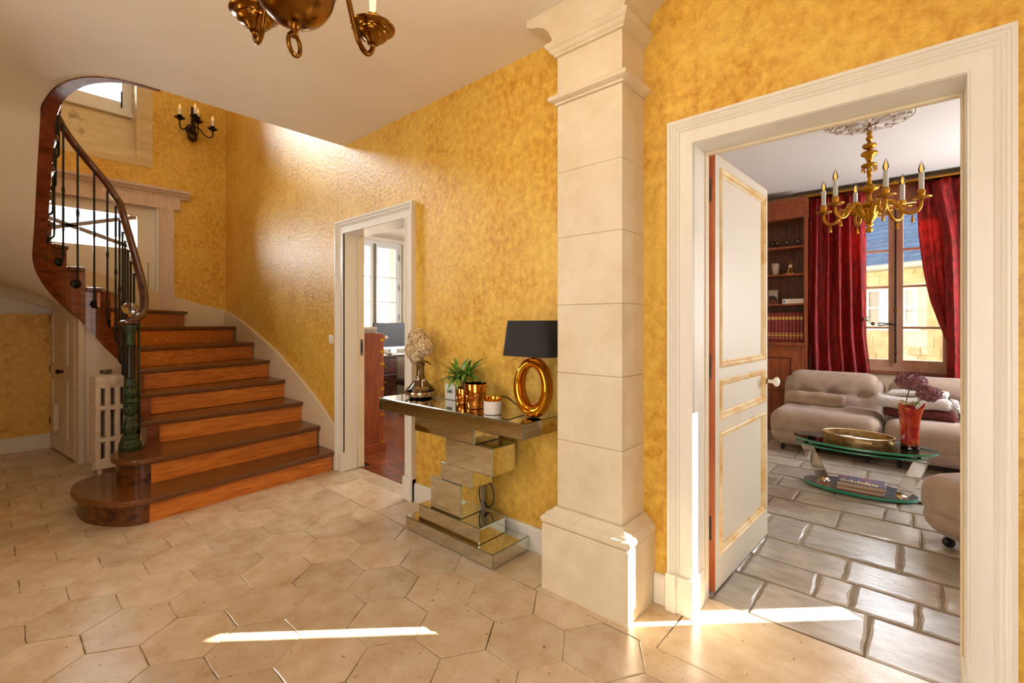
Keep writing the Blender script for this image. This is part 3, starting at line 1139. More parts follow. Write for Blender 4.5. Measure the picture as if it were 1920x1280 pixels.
OAKE = mat('stair_oak_bullnose', srgb(58, 28, 12), rough=.22, col2=srgb(120, 66, 28), scale=6, stretch=(2, 2, 3), detail=7, ramp=(.35, .68))
for poly, z0, z1, ysp in ((b1, 0, zk(1) - TT, .731), (b2, zk(1), zk(2) - TT, .80)):
    q = ccw(inset(poly, .034))
    lo = clip_poly(q, 1, ysp, True)
    hi = clip_poly(q, 1, ysp, False)
    MB().prism(lo, z0, z1).build('bullnose_riser', OAKE, stair, True, auto=40)
    MB().prism(hi, z0, z1).build('riser', OAK, stair)
for k in range(3, 17):
    n1 = [inner(k, -.035), OUT[k]]
    nxt = k + 1
    mid_s = [SK[k] + (SK[nxt] - SK[k]) * t for t in (1, .75, .5, .25, 0)]
    poly = [OUT[k]]
    if OUT[k][1] > 2.1 and OUT[nxt][1] < 2.1:
        poly.append((-7.09, 2.13))
    if OUT[k][0] < -7.0 and OUT[nxt][0] > -7.0:
        poly.append((-7.09, -.99))
    up = rot_side(nxt)
    poly += [(OUT[nxt][0], OUT[nxt][1])]
    ov = .035
    poly += [(inner(nxt, 0)[0] + 0, inner(nxt, 0)[1])]
    for s in mid_s:
        v = at_s(s, -.035)
        poly.append((v.x, v.y))
    # keep a simple polygon: drop repeats
    cl = []
    for p_ in poly:
        if not cl or math.hypot(p_[0] - cl[-1][0], p_[1] - cl[-1][1]) > .004:
            cl.append(p_)
    tread(k, cl, zk(k))
    a, b = Vector(inner(k, 0)), Vector(OUT[k])
    d = (b - a).normalized()
    up = Vector((-d.y, d.x))
    mid = (Vector(inner(nxt, 0)) + Vector(OUT[nxt])) / 2 - (a + b) / 2
    if up.dot(mid) < 0:
        up = -up
    p = [a + up * .032, b + up * .032, b + up * .055, a + up * .055]
    z0 = zk(k - 1)
    MB().prism([(v.x, v.y) for v in p], z0, zk(k) - TT).build('riser', OAK, stair)

# inner string: cut string with stepped top, its underside showing where the upper flight passes overhead
SB = [(s_line(-4.62), .20), (s_line(-4.9), .40), (s_line(-5.2), .60), (s_line(-5.5), .80), (s_line(-5.75), .955), (s_ang(115), 1.0), (s_ang(140), 1.10), (s_ang(165), 1.255),
      (s_ang(190), 1.435), (s_ang(215), 1.60), (s_ang(240), 1.77), (s_ang(270), 1.95), (s_up(-5.5), 2.16), (s_up(-5.27), 2.43), (s_up(-5.12), 2.60), (s_up(-4.84), 2.85), (s_up(-4.7), 2.915)]


def sbot(s):
    return interp(s, [a for a, b in SB], [b for a, b in SB])


mb = MB()
ks = sorted(SK)
for k in ks[:-1]:
    s0, s1 = SK[k], min(SK[k + 1], CUM[-1])
    n = max(3, int((s1 - s0) / .03))
    top = zk(k) - TT + .004
    for i in range(n):
        sa, sb_ = lerp(s0, s1, i / n), lerp(s0, s1, (i + 1) / n)
        a0, a1, b0, b1_ = at_s(sa), at_s(sa, ST), at_s(sb_), at_s(sb_, ST)
        za, zb = sbot(sa), sbot(sb_)
        mb.add([(a0.x, a0.y, za), (a1.x, a1.y, za), (b1_.x, b1_.y, zb), (b0.x, b0.y, zb), (a0.x, a0.y, top), (a1.x, a1.y, top), (b1_.x, b1_.y, top), (b0.x, b0.y, top)],
               [(3, 2, 1, 0), (4, 5, 6, 7), (0, 1, 5, 4), (1, 2, 6, 5), (2, 3, 7, 6), (3, 0, 4, 7)])
mb.build('inner_string', MAHOG, stair)
# landing curb: the string sweeps round into the edge of the ceiling
lc = [(-4.80, .26), (-4.63, .275), (-4.46, .305), (-4.27, .352), (-4.14, .412), (-4.06, .475), (-3.995, .56), (-3.972, .66), (-3.962, .80)]
lcs = smooth_path([(x, y, 0) for x, y in lc], 4)
zb = smooth_path([(0, 0, z) for z in (2.865, 2.922, 2.948, 2.958, 2.962, 2.964, 2.965, 2.966, 2.966)], 4)
wd = [interp(i / (len(lcs) - 1), [0, .35, .6, .8, 1], [.08, .078, .066, .045, .02]) for i in range(len(lcs))]
vs, fs = [], []
for i, p in enumerate(lcs):
    t = (lcs[min(i + 1, len(lcs) - 1)] - lcs[max(i - 1, 0)]).normalized()
    nrm = Vector((-t.y, t.x, 0))
    q = p + nrm * wd[i]
    vs += [(p.x, p.y, zb[i].z), (q.x, q.y, zb[i].z), (q.x, q.y, 3.24), (p.x, p.y, 3.24)]
for i in range(len(lcs) - 1):
    for k in range(4):
        a, b = i * 4 + k, i * 4 + (k + 1) % 4
        fs.append((a, a + 4, b + 4, b))
fs.append((0, 1, 2, 3))
fs.append(tuple((len(lcs) - 1) * 4 + k for k in (3, 2, 1, 0)))
MB().add(vs, fs).build('landing_curb', MAHOG, stair, True, auto=40)

# plastered soffit of winders and upper flight
pairs = []
for s, o, zo in ((CUM[-1], (-4.62, -1.0), 2.93), (s_up(-4.84), (-4.85, -1.0), 2.85), (s_up(-5.0), (-5.02, -1.0), 2.72), (s_up(-5.12), (-5.16, -1.0), 2.60), (s_up(-5.27), (-5.36, -1.0), 2.45), (s_up(-5.5), (-5.72, -1.0), 2.28), (s_ang(270), (-6.15, -1.0), 2.10),
                 (s_ang(255), (-6.7, -1.0), 1.97), (s_ang(240), (-7.12, -1.0), 1.885), (s_ang(222), (-7.12, -.45), 1.872), (s_ang(205), (-7.12, 0.0), 1.868), (s_ang(190), (-7.12, .35), 1.862), (s_ang(170), (-7.12, .60), 1.84), (s_ang(150), (-7.12, .9), 1.7)):
    v = at_s(s, ST)
    pairs.append(((v.x, v.y, sbot(s)), (o[0], o[1], zo)))
pairs = [((-4.20, .38, 2.9715), (-4.20, -1.0, 2.9715)), ((-4.42, .31, 2.9655), (-4.42, -1.0, 2.966))] + pairs
_a = smooth_path([Vector(a) for a, b in pairs], 3)
_b = smooth_path([Vector(b) for a, b in pairs], 3)
pairs = list(zip(_a, _b))
n = len(pairs)
NS = 8
vs, fs = [], []
for a, b in pairs:
    for j in range(NS + 1):
        t = j / NS
        vs.append((lerp(a[0], b[0], t), lerp(a[1], b[1], t), lerp(a[2], b[2], t)))
for i in range(n - 1):
    for j in range(NS):
        q = i * (NS + 1) + j
        fs.append((q, q + NS + 1, q + NS + 2, q + 1))
sof = MB().add(vs, fs).build('soffit', CEIL, stair, True)
sm = sof.modifiers.new('thick', 'SOLIDIFY')
sm.thickness = .03
sm.use_rim = False
sm.offset = 1.0

# wall strings (cream skirting boards that follow the steps)
wr = [(-7.115, 1.532), (-7.03, 1.511), (-6.8, 1.465), (-6.52, 1.397), (-6.15, 1.29), (-5.79, 1.174), (-5.45, 1.06), (-5.17, .951), (-4.95, .86), (-4.735, .759), (-4.52, .655), (-4.32, .548), (-4.19, .47), (-4.055, .375)]
poly = wr + [(-4.055, .10), (-4.3, .15)] + [(x, z - .5) for x, z in wr[::-1][2:]]
MB().prism(poly, 2.128, HALL_Y + .002, 'xz').build('wall_string', mat('stair_skirting_paint', srgb(226, 206, 172), rough=.4), stair, bevel=.006)
bk = [(2.13, 1.530), (1.884, 1.598), (1.583, 1.684), (1.208, 1.812), (.733, 1.967), (.3, 2.12), (-.2, 2.3), (-1.0, 2.62)]
poly = bk + [(y_, z_ - .55) for y_, z_ in bk[::-1]]
MB().prism(poly, -7.122, -7.088, 'yz').build('wall_string', MATS['stair_skirting_paint'], stair, bevel=.006)

# handrail
def rail_z(s):
    return interp(s, [0, s_line(-4.9), s_line(-5.2), s_line(-5.45), s_line(-5.67), s_ang(112), s_ang(142), s_ang(180), s_ang(225), s_ang(270), s_up(-5.3), s_up(-4.8)],
                  [1.50, 1.76, 2.02, 2.22, 2.42, 2.56, 2.74, 2.97, 3.24, 3.48, 3.8, 4.18])


NW = Vector((-4.615, .74, 0))
path = [(-4.585, .725, 1.378), (-4.605, .775, 1.385), (-4.66, .825, 1.43), (-4.74, SCY + SR - .01, 1.55)]
s = s_line(-4.85)
while s < CUM[-1]:
    v = at_s(s, -.012)
    path.append((v.x, v.y, rail_z(s)))
    s += .085
path = smooth_path(path, 3)
MB().tube(path, .032, 12, flat=.80).build('handrail', mat('polished_handrail', srgb(62, 28, 18), rough=.16, col2=srgb(96, 46, 28), scale=5, stretch=(1, 1, 2), coat=.4), stair, True)
MB().tube([(p.x, p.y, p.z - .03) for p in path[8:]], .008, 6).build('rail_core', IRON, stair, True)
# balusters: one to a step, swan-necked to the string with a rosette
sb_list = []
z2_ = zk(2)
for k in range(3, 16):
    for f in ((.5,) if k > 5 else (.30, .80)):
        sb_list.append((SK[k] + (SK[k + 1] - SK[k]) * f, k))
MB().tube([(-4.685, .805, z2_), (-4.685, .805, 1.46)], .0095, 8).build('baluster', GREEN, stair, True)
for s, k in sb_list:
    if s > CUM[-1] - .02 or s < s_line(-4.82):
        continue
    v0, v1 = at_s(s, 0), at_s(s, -.045)
    zb_ = max(zk(k) - .16, sbot(s) + .10)
    zt = rail_z(s) - .02
    mb = MB()
    c = []
    for i in range(7):
        a = PI / 2 * i / 6
        c.append((lerp(v0.x, v1.x, math.sin(a)), lerp(v0.y, v1.y, math.sin(a)), zb_ + .045 * (1 - math.cos(a))))
    mb.tube(c + [(v1.x, v1.y, zt)], .0085, 8)
    ba = mb.build('baluster', IRON, stair, True)
    nrm = Vector((v1.x - v0.x, v1.y - v0.y, 0)).normalized()
    MB().lathe([(.040, 0), (.042, .006), (.034, .012), (.018, .016), (.014, .022), (.0005, .024)], (v0.x, v0.y, zb_), 14, nrm, flute=7, famp=.10).build('rosette', IRON, ba, True)
    mb = MB()
    zc = lerp(zb_, zt, .52)
    mb.lathe([(.009, -.03), (.013, -.026), (.010, -.018), (.013, -.006), (.013, .006), (.010, .018), (.013, .026), (.009, .03)], (v1.x, v1.y, zc), 10)
    mb.build('collar', IRON, ba, True)
# scroll ornaments on the iron balustrade of the upper flight
for k, s in enumerate((s_up(-5.62), s_up(-5.48), s_up(-5.34), s_up(-5.2), s_up(-5.06), s_up(-4.92), s_up(-4.8))):
    v = at_s(s, -.045)
    z0 = rail_z(s) - .55
    mb = MB()
    pts = []
    for i in range(22):
        a = i / 21 * 2.6 * PI
        r = .055 * (1 - i / 30)
        pts.append((v.x + r * math.cos(a), v.y, z0 + r * math.sin(a)))
    mb.tube(pts, .006, 6)
    mb.tube([(v.x + .055, v.y, z0), (v.x + .07, v.y, z0 - .12), (v.x + .04, v.y, z0 - .3)], .008, 6)
    mb.build('iron_scroll', IRON, stair, True)

# newel post: ornate cast iron with wooden cap and glass finial
z2 = zk(2)
nw = MB().lathe([(.072, 0), (.075, .006), (.075, .038), (.069, .048), (.071, .056), (.062, .076), (.056, .084), (.060, .092), (.060, .100), (.046, .118), (.040, .126)], (NW.x, NW.y, z2), 24).build('newel_post', GREEN, stair, True, auto=30)
mb = MB().lathe([(.040, 0), (.038, .008), (.044, .020), (.048, .040), (.049, .060), (.044, .080), (.034, .094), (.029, .104), (.033, .110), (.033, .118), (.028, .126), (.027, .146), (.031, .152)], (NW.x, NW.y, z2 + .125), 32, flute=8, famp=.13)
mb.lathe([(.031, 0), (.036, .008), (.040, .030), (.039, .055), (.033, .078), (.033, .084), (.052, .098), (.054, .105), (.048, .112), (.036, .126), (.032, .132)], (NW.x, NW.y, z2 + .275), 32, flute=8, famp=.11)
mb.lathe([(.031, 0), (.035, .015), (.037, .045), (.033, .062), (.029, .070), (.034, .078), (.036, .10), (.030, .125), (.032, .132), (.027, .15)], (NW.x, NW.y, z2 + .405), 32, flute=8, famp=.13)
for j, zc in enumerate((.185, .32, .35, .44, .50)):
    for i in range(8):
        a_ = 2 * PI * (i + .5 * (j % 2)) / 8
        r_n = (.048, .038, .038, .036, .034)[j]
        mb.ball((NW.x + r_n * math.cos(a_), NW.y + r_n * math.sin(a_), z2 + zc), .0085, 6, 5, (1, 1, 1.8))
mb.build('foliate_shaft', GREEN, nw, True)
MB().lathe([(.027, 0), (.029, .004), (.026, .012), (.022, .24), (.024, .25)], (NW.x, NW.y, z2 + .56), 16).build('plain_shaft', mat('dark_cast_iron', srgb(40, 36, 30), rough=.3, metal=.5), nw, True)
MB().lathe([(.024, 0), (.030, .006), (.025, .014), (.030, .022), (.025, .032), (.031, .042), (.024, .052), (.026, .075), (.034, .11), (.046, .14), (.052, .160), (.050, .165)], (NW.x, NW.y, z2 + .81), 32, flute=10, famp=.10).build('leaf_capital', GREEN, nw, True)
MB().lathe([(.030, 0), (.062, .006), (.068, .016), (.066, .028), (.050, .036), (.0005, .038)], (NW.x, NW.y, z2 + .973), 24).build('newel_cap', MATS['polished_handrail'], nw, True, auto=50)
MB().lathe([(.036, 0), (.034, .006), (.024, .012), (.018, .022), (.018, .036), (.022, .044), (.014, .048)], (NW.x, NW.y, z2 + 1.010), 18).build('finial_collar', BRASS, nw, True)
CRY = bpy.data.materials.new('cut_crystal')
CRY.use_nodes = True
_p = CRY.node_tree.nodes['Principled BSDF']
_p.inputs['Transmission Weight'].default_value = 1.0
_p.inputs['Roughness'].default_value = 0.02
_p.inputs['IOR'].default_value = 1.45
MB().ball((NW.x, NW.y, z2 + 1.100), .056, 18, 10, (1, 1, .84)).build('crystal_finial', CRY, nw, True)

# ------------------------------------------------------------------ partition and cupboard under the winders
A, B_ = Vector((-7.118, .465, 0)), Vector((-6.035, .585, 0))
dU = (B_ - A).normalized()
dN = Vector((dU.y, -dU.x, 0))      # faces the hall
LEN = (B_ - A).length


def cup(u, n, z):
    return A + dU * u + dN * n + UP * z


def cbox(mb, u0, u1, n0, n1, z0, z1):
    return mb.obox(cup((u0 + u1) / 2, (n0 + n1) / 2, (z0 + z1) / 2), dU, dN, UP, (u1 - u0) / 2, (n1 - n0) / 2, (z1 - z0) / 2)


cub = thing('understairs_cupboard', 'white panelled two-leaf cupboard built in under the stairs', 'cupboard', (-6.5, .55, 0))
CW = mat('cupboard_paint', srgb(228, 212, 188), rough=.38)
mb = MB()
cbox(mb, 0, .035, -.05, 0, 0, 1.60)
mb.build('frame', CW, cub)
cbox(MB(), .965, 1.0, -.05, .006, 0, 1.44).build('frame', CW, cub)
cbox(MB(), 1.0, LEN, -.04, .004, 0, 1.42).build('side_panel', CW, cub)
for j, (u0, u1, zt) in enumerate(((.04, .60, 1.60), (.61, .96, 1.46))):
    mb = MB()
    w = .085
    cbox(mb, u0, u0 + w, -.02, .012, .02, zt)
    cbox(mb, u1 - w, u1, -.02, .012, .02, zt)
    for a, b in ((.02, .17), (.76, .93), (zt - .1, zt)):
        cbox(mb, u0 + w, u1 - w, -.02, .012, a, b)
    d = mb.build('door', CW, cub)
    for a, b in ((.17, .76), (.93, zt - .1)):
        cbox(MB(), u0 + w, u1 - w, -.012, -.002, a, b).build('door_panel', CW, d)
    if j == 0:
        mb = MB().lathe([(.010, 0), (.010, .025), (.022, .034), (.026, .046), (.018, .056), (.0005, .058)], cup(u1 - .03, .012, .86), 14, dN)
        mb.obox(cup(u1 - .035, .03, .86), dU, dN, UP, .045, .010, .012)
        mb.build('knob', IRON, d, True)
        mb = MB()
        cbox(mb, u0 + .20, u0 + .23, .0, .035, .24, .50)
        cbox(mb, u0 + .27, u0 + .31, .0, .045, .23, .51)
        mb.build('pull_handle', CW, d, bevel=.004)
        for z in (.30, .86, 1.40):
            MB().tube([cup(u0 - .004, .014, z - .035), cup(u0 - .004, .014, z + .035)], .007).build('hinge', BRASS, d)
# panelling under the lower flight, behind the radiator
rp_o = arc(SCX, SCY, .31, 184, 92, 14)
rp_i = arc(SCX, SCY, .335, 184, 92, 14)
vs, fs = [], []
for i, (p, q) in enumerate(zip(rp_o, rp_i)):
    zt = sbot(s_ang(184 - 92 * i / 14)) + .02
    vs += [(p[0], p[1], 0), (q[0], q[1], 0), (q[0], q[1], zt), (p[0], p[1], zt)]
for i in range(14):
    for k in range(4):
        c_, d_ = i * 4 + k, i * 4 + (k + 1) % 4
        fs.append((c_, c_ + 4, d_ + 4, d_))
MB().add(vs, fs).build('return_panel', CW, cub, True, auto=40)
ptri = [(-5.76, 0), (-4.72, 0), (-4.72, .27), (-4.9, .43), (-5.2, .63), (-5.5, .83), (-5.76, .975)]
MB().prism(ptri, .885, .915, 'xz').build('spandrel_panel', CW, cub)

# ------------------------------------------------------------------ cast iron radiator
RADP = mat('radiator_enamel', srgb(226, 212, 194), rough=.30, col2=srgb(212, 194, 172), scale=20)
rad = thing('radiator', 'white cast iron column radiator standing beside the lowest steps', 'radiator', (-5.55, .74, 0))
RY0, RY1, RZ0, RZ1 = .625, .858, .06, .885
sec0 = None
for i in range(8):
    x = -5.385 - .047 * i
    if sec0 is None:
        mb = MB()
        cols = [RY0 + .018 + (RY1 - RY0 - .036) * k / 3 for k in range(4)]
        for c in cols:
            mb.prism([(c - .0165, -.016), (c + .0165, -.016), (c + .0165, .016), (c - .0165, .016)], RZ0 + .05, RZ1 - .05, 'xy') if False else mb.rbox((x, c, (RZ0 + RZ1) / 2), (.018, .0205, (RZ1 - RZ0) / 2 - .02), .013, 4)
        for z, h in ((RZ0 + .055, .045), (.325, .022), (.605, .022), (RZ1 - .055, .052)):
            mb.rbox((x, (RY0 + RY1) / 2, z), (.021, (RY1 - RY0) / 2, h), .014, 4)
        sec0 = mb.build('section', RADP, rad, True)
    else:
        w0 = WO[sec0.name]
        clone(sec0, (w0.x - .047 * i, w0.y, w0.z), rad)
MB().lathe([(.040, 0), (.040, .008), (.034, .012), (.028, .012), (.024, .018), (.0005, .018)], (-5.367, .745, RZ1 - .055), 18, (1, 0, 0)).build('end_plug', RADP, rad, True, auto=40)
for yy in (RY0 + .03, RY1 - .03):
    for xx in (-5.39, -5.71):
        MB().lathe([(.022, 0), (.014, .02), (.016, .07)], (xx, yy, 0), 10).build('foot', RADP, rad)
rock = MB()
for i in range(9):
    rock.ball((-5.66 + random.uniform(-.05, .06), .73 + random.uniform(-.03, .03), .895 + random.uniform(0, .016)), random.uniform(.012, .02), 8, 5)
tag(rock.build('shell_ornament', mat('grey_shell', srgb(120, 104, 88), rough=.6, col2=srgb(90, 76, 62), scale=60), None, True), 'small grey shell ornament lying on top of the radiator', 'ornament')

# ------------------------------------------------------------------ light switch
sw = thing('light_switch', 'white square light switch on the wall beside the office doorway', 'light switch', (-4.176, 2.155, 1.16))
MB().box(-4.213, -4.139, 2.148, 2.161, 1.158, 1.238).build('plate', mat('switch_plastic', srgb(240, 236, 226), rough=.3), sw, bevel=.004)
MB().box(-4.198, -4.154, 2.143, 2.150, 1.173, 1.223).build('rocker', MATS['switch_plastic'], sw, bevel=.003)
# ------------------------------------------------------------------ mirrored console
con = thing('mirrored_console', 'stepped mirrored console table standing against the ochre wall', 'console table', (-2.14, 2.0, 0))


def mirror_block(name, x0, x1, y0, y1, z0, z1):
    o = MB().box(x0, x1, y0, y1, z0, z1).build(name, MIRROR, con)
    o.data.materials.append(MEDGE)
    b = o.modifiers.new('bevel', 'BEVEL')
    b.width = .004
    b.segments = 1
    b.limit_method = 'ANGLE'
    b.material = 1
    return o


mirror_block('base_block', -2.536, -1.744, 1.822, 2.135, .004, .086)
mirror_block('stacked_block', -2.436, -1.879, 1.850, 2.075, .086, .182)
mirror_block('stacked_block', -2.335, -2.049, 1.868, 2.04, .182, .380)
mirror_block('stacked_block', -2.240, -1.957, 1.872, 2.045, .380, .490)
mirror_block('stacked_block', -2.182, -1.783, 1.860, 2.055, .490, .650)
mirror_block('stacked_block', -2.480, -1.916, 1.852, 2.06, .650, .745)
mirror_block('table_top', -2.850, -1.528, 1.822, 2.150, .745, .830)
TZ = .830
MB().box(-2.085, -2.052, 2.042, 2.07, .182, .38).build('back_support', mat('grey_support', srgb(150, 146, 140), rough=.4), con)

# lamp cord trailing behind the console
cp = smooth_path([(-1.70, 2.06, .835), (-1.80, 2.08, .87), (-1.90, 2.10, .90), (-1.99, 2.11, .88), (-2.03, 2.125, .845)], 6)

# ------------------------------------------------------------------ table lamp
lx, ly = -1.605, 2.005
lamp = thing('table_lamp', 'gold ring-bodied table lamp with black drum shade on the console', 'lamp', (lx, ly, TZ))
GOLDC = mat('gold_mirror_ceramic', srgb(214, 150, 44), rough=.07, metal=1.0)
prof_n = 40
vs, fs = [], []
SEG = 14
AX = Vector((.97, .24, 0)).normalized()   # plane of the ring
NX = Vector((AX.y, -AX.x, 0))
cz_ = TZ + .172
for i in range(prof_n):
    a = 2 * PI * i / prof_n
    # ring wider below; outer oval 0.115 x 0.172, inner hole shifted up and to one side
    oc = Vector((.114 * math.cos(a), .170 * math.sin(a)))
    hc = Vector((.056 * math.cos(a) + .000, .100 * math.sin(a) + .012))
    if a > PI and oc.y < -.158:
        oc.y = -.158 - (abs(oc.y) - .158) * .3
    c = (oc + hc) / 2
    hw = (oc - hc).length / 2
    d2_ = (oc - hc).normalized()
    for k in range(SEG):
        b = 2 * PI * k / SEG
        p2 = c + d2_ * (hw * math.cos(b))
        vs.append(Vector((lx, ly, cz_)) + AX * p2.x + UP * p2.y + NX * (.055 * math.sin(b)))
for i in range(prof_n):
    j = (i + 1) % prof_n
    for k in range(SEG):
        k2 = (k + 1) % SEG
        fs.append((i * SEG + k, j * SEG + k, j * SEG + k2, i * SEG + k2))
mb = MB().add(vs, fs)
mn = min(v[2] for v in mb.v)
mb.v = [(v[0], v[1], v[2] - mn + TZ + .001) for v in mb.v]
mb.build('ring_body', GOLDC, lamp, True)
MB().lathe([(.012, 0), (.012, .05)], (lx, ly, TZ + .325), 12).build('socket_stem', BRASS, lamp)
SHADE = mat('black_lamp_fabric', srgb(26, 24, 25), rough=.8, col2=srgb(38, 35, 35), scale=200, bump=.15, bscale=300)
SHADEI = mat('shade_lining', srgb(190, 150, 110), rough=.6)


def rrect(hx, hy, r, n=6):
    out = []
    for (cx, cy, a0) in ((hx - r, hy - r, 0), (-hx + r, hy - r, 90), (-hx + r, -hy + r, 180), (hx - r, -hy + r, 270)):
        out += arc(cx, cy, r, a0, a0 + 90, n)
    return out


zb_, zt_ = TZ + .340, TZ + .535
lo, hi = rrect(.168, .105, .06), rrect(.144, .090, .055)
lo2, hi2 = rrect(.166, .103, .058), rrect(.142, .088, .053)
n = len(lo)
vs = [(lx + x, ly + y, zb_) for x, y in lo] + [(lx + x, ly + y, zt_) for x, y in hi] + [(lx + x, ly + y, zt_) for x, y in hi2] + [(lx + x, ly + y, zb_) for x, y in lo2]
fs = []
for r0, r1 in ((0, 1), (1, 2), (2, 3), (3, 0)):
    for i in range(n):
        j = (i + 1) % n
        fs.append((r0 * n + i, r0 * n + j, r1 * n + j, r1 * n + i))
sh = MB().add(vs, fs).build('lamp_shade', SHADE, lamp, True, auto=50)
sh.data.materials.append(SHADEI)
for p_ in sh.data.polygons:
    if p_.index >= 2 * n and p_.index < 3 * n:
        p_.material_index = 1
MB().tube(cp, .004, 6).build('cord', BLACK, lamp, True)
cp2 = smooth_path([(-2.10, 2.10, .46), (-2.045, 2.085, .365), (-2.0, 2.085, .33), (-1.985, 2.085, .27), (-2.0, 2.08, .215), (-2.035, 2.075, .198), (-2.05, 2.07, .23), (-2.02, 2.065, .20)], 6)
MB().tube(cp2, .004, 6).build('cord', BLACK, lamp, True)

# ------------------------------------------------------------------ glass vase with dried hydrangeas
def floret(mb, c, d, r, npet=4):
    d = Vector(d).normalized()
    u = d.orthogonal().normalized()
    w = d.cross(u)
    a0 = random.uniform(0, PI)
    for k in range(npet):
        a = a0 + 2 * PI * k / npet
        e = (u * math.cos(a) + w * math.sin(a))
        f = (u * math.cos(a + 1.2) + w * math.sin(a + 1.2))
        c0 = Vector(c)
        tip = c0 + e * r + d * r * random.uniform(-.1, .35)
        l = c0 + (e * .62 + f * .40) * r + d * r * .22
        q = c0 + (e * .62 - f * .40) * r + d * r * .22
        mb.add([c0, q, tip, l], [(0, 1, 2), (0, 2, 3)])


def flower_head(name, m, parent, c, rad, n, pr, flat=1.0, tilt=(0, 0, 1)):
    mb = MB()
    for i in range(n):
        z = 1 - 2 * (i + .5) / n
        a = i * 2.39996
        s_ = math.sqrt(max(0, 1 - z * z))
        d = Vector((s_ * math.cos(a), s_ * math.sin(a), z * flat))
        r = rad * random.uniform(.82, 1.05)
        floret(mb, Vector(c) + d * r, d + Vector((random.uniform(-.4, .4), random.uniform(-.4, .4), random.uniform(-.4, .4))), pr * random.uniform(.8, 1.25))
    mb.ball(c, rad * .66, 8, 6, (1, 1, flat))
    return mb.build(name, m, parent)


vx, vy = -2.632, 2.015
GLS = glass('smoked_glass', (.80, .76, .72), .10)
vase = thing('carafe_vase', 'wide-bottomed smoked glass carafe holding dried cream hydrangeas on the console', 'vase', (vx, vy, TZ))
SMK = mat('silvered_glass', srgb(196, 176, 156), rough=.05, metal=.9)
MB().lathe([(.060, 0), (.085, .004), (.106, .018), (.112, .032), (.108, .046)], (vx, vy, TZ + .001), 28).build('silvered_base', SMK, vase, True, auto=60)
MB().lathe([(.108, .046), (.094, .066), (.066, .094), (.043, .120), (.030, .152), (.026, .190), (.028, .222), (.034, .240)], (vx, vy, TZ), 28).build('glass_body', GLS, vase, True)
MB().lathe([(.100, .048), (.060, .052), (.0005, .053)], (vx, vy, TZ), 20).build('water', glass('vase_water', (.75, .66, .56), .1), vase, True)
HYD = mat('dried_hydrangea_cream', srgb(240, 222, 184), rough=.7, col2=srgb(186, 146, 96), scale=60, ramp=(.44, .70), coords='obj')
STEM = mat('dry_stem', srgb(112, 80, 42), rough=.7)
hy = thing('dried_hydrangeas', 'dried cream hydrangea heads in the smoked glass carafe', 'flowers', (vx, vy, TZ + .06))
for (dx, dy, dz, rr, nn) in ((-.030, .0, .415, .064, 120), (.062, -.015, .352, .060, 110), (-.048, -.03, .325, .052, 80), (-.02, -.02, .285, .042, 60)):
    flower_head('flower_head', HYD, hy, (vx + dx, vy + dy, TZ + dz), rr, nn, .022)
    MB().tube(smooth_path([(vx + dx * .15, vy + dy * .15, TZ + .07), (vx + dx * .2, vy, TZ + .2), (vx + dx, vy + dy, TZ + dz - .02)], 4), .004, 6).build('stem', STEM, hy, True)
LEAFD = mat('dry_leaf', srgb(126, 92, 46), rough=.7, col2=srgb(92, 66, 34), scale=30)
for a, l in ((.5, .10), (2.4, .08), (-.9, .09)):
    d = Vector((math.cos(a), math.sin(a), -.15))
    c0 = Vector((vx, vy, TZ + .255))
    sdn = d.cross(UP).normalized() * .022
    MB().add([c0, c0 + d * l * .5 + sdn, c0 + d * l + Vector((0, 0, -.02)), c0 + d * l * .5 - sdn, c0 + d * l * .5 + Vector((0, 0, .012))], [(0, 1, 4), (1, 2, 4), (2, 3, 4), (3, 0, 4)]).build('dry_leaf', LEAFD, hy)

# ------------------------------------------------------------------ thermostat box
th = thing('thermostat', 'small white square thermostat with grey display standing on the console', 'thermostat', (-2.397, 2.09, TZ))
tw = mat('thermostat_plastic', srgb(244, 240, 232), rough=.25)
MB().box(-2.446, -2.344, 2.08, 2.104, TZ + .001, TZ + .105).build('casing', tw, th, bevel=.006)
MB().box(-2.426, -2.364, 2.078, 2.0795, TZ + .046, TZ + .070).build('display', mat('lcd_grey', srgb(176, 172, 162), rough=.2), th)
for k in range(4):
    MB().box(-2.421 + .012 * k, -2.413 + .012 * k, 2.0768, 2.0785, TZ + .051, TZ + .066).build('display_mark', mat('lcd_dark', srgb(56, 54, 52), rough=.4), th)

# ------------------------------------------------------------------ copper pots and plant
COPG = mat('copper_mirror_glass', srgb(210, 142, 70), rough=.05, metal=1.0)
SILI = mat('silver_lining', srgb(214, 206, 196), rough=.12, metal=1.0)


def pot(name, label, cx, cy, r0, r1, h):
    g = thing(name, label, 'pot', (cx, cy, TZ))
    MB().lathe([(r0 * .9, 0), (r0, .004), (r1, h), (r1 - .001, h + .0015), (r1 - .003, h)], (cx, cy, TZ + .001), 28).build('pot_body', COPG, g, True, auto=50)
    MB().lathe([(r1 - .003, h), (r0 - .002, .008), (.0005, .007)], (cx, cy, TZ + .001), 28).build('pot_lining', SILI, g, True)
    return g


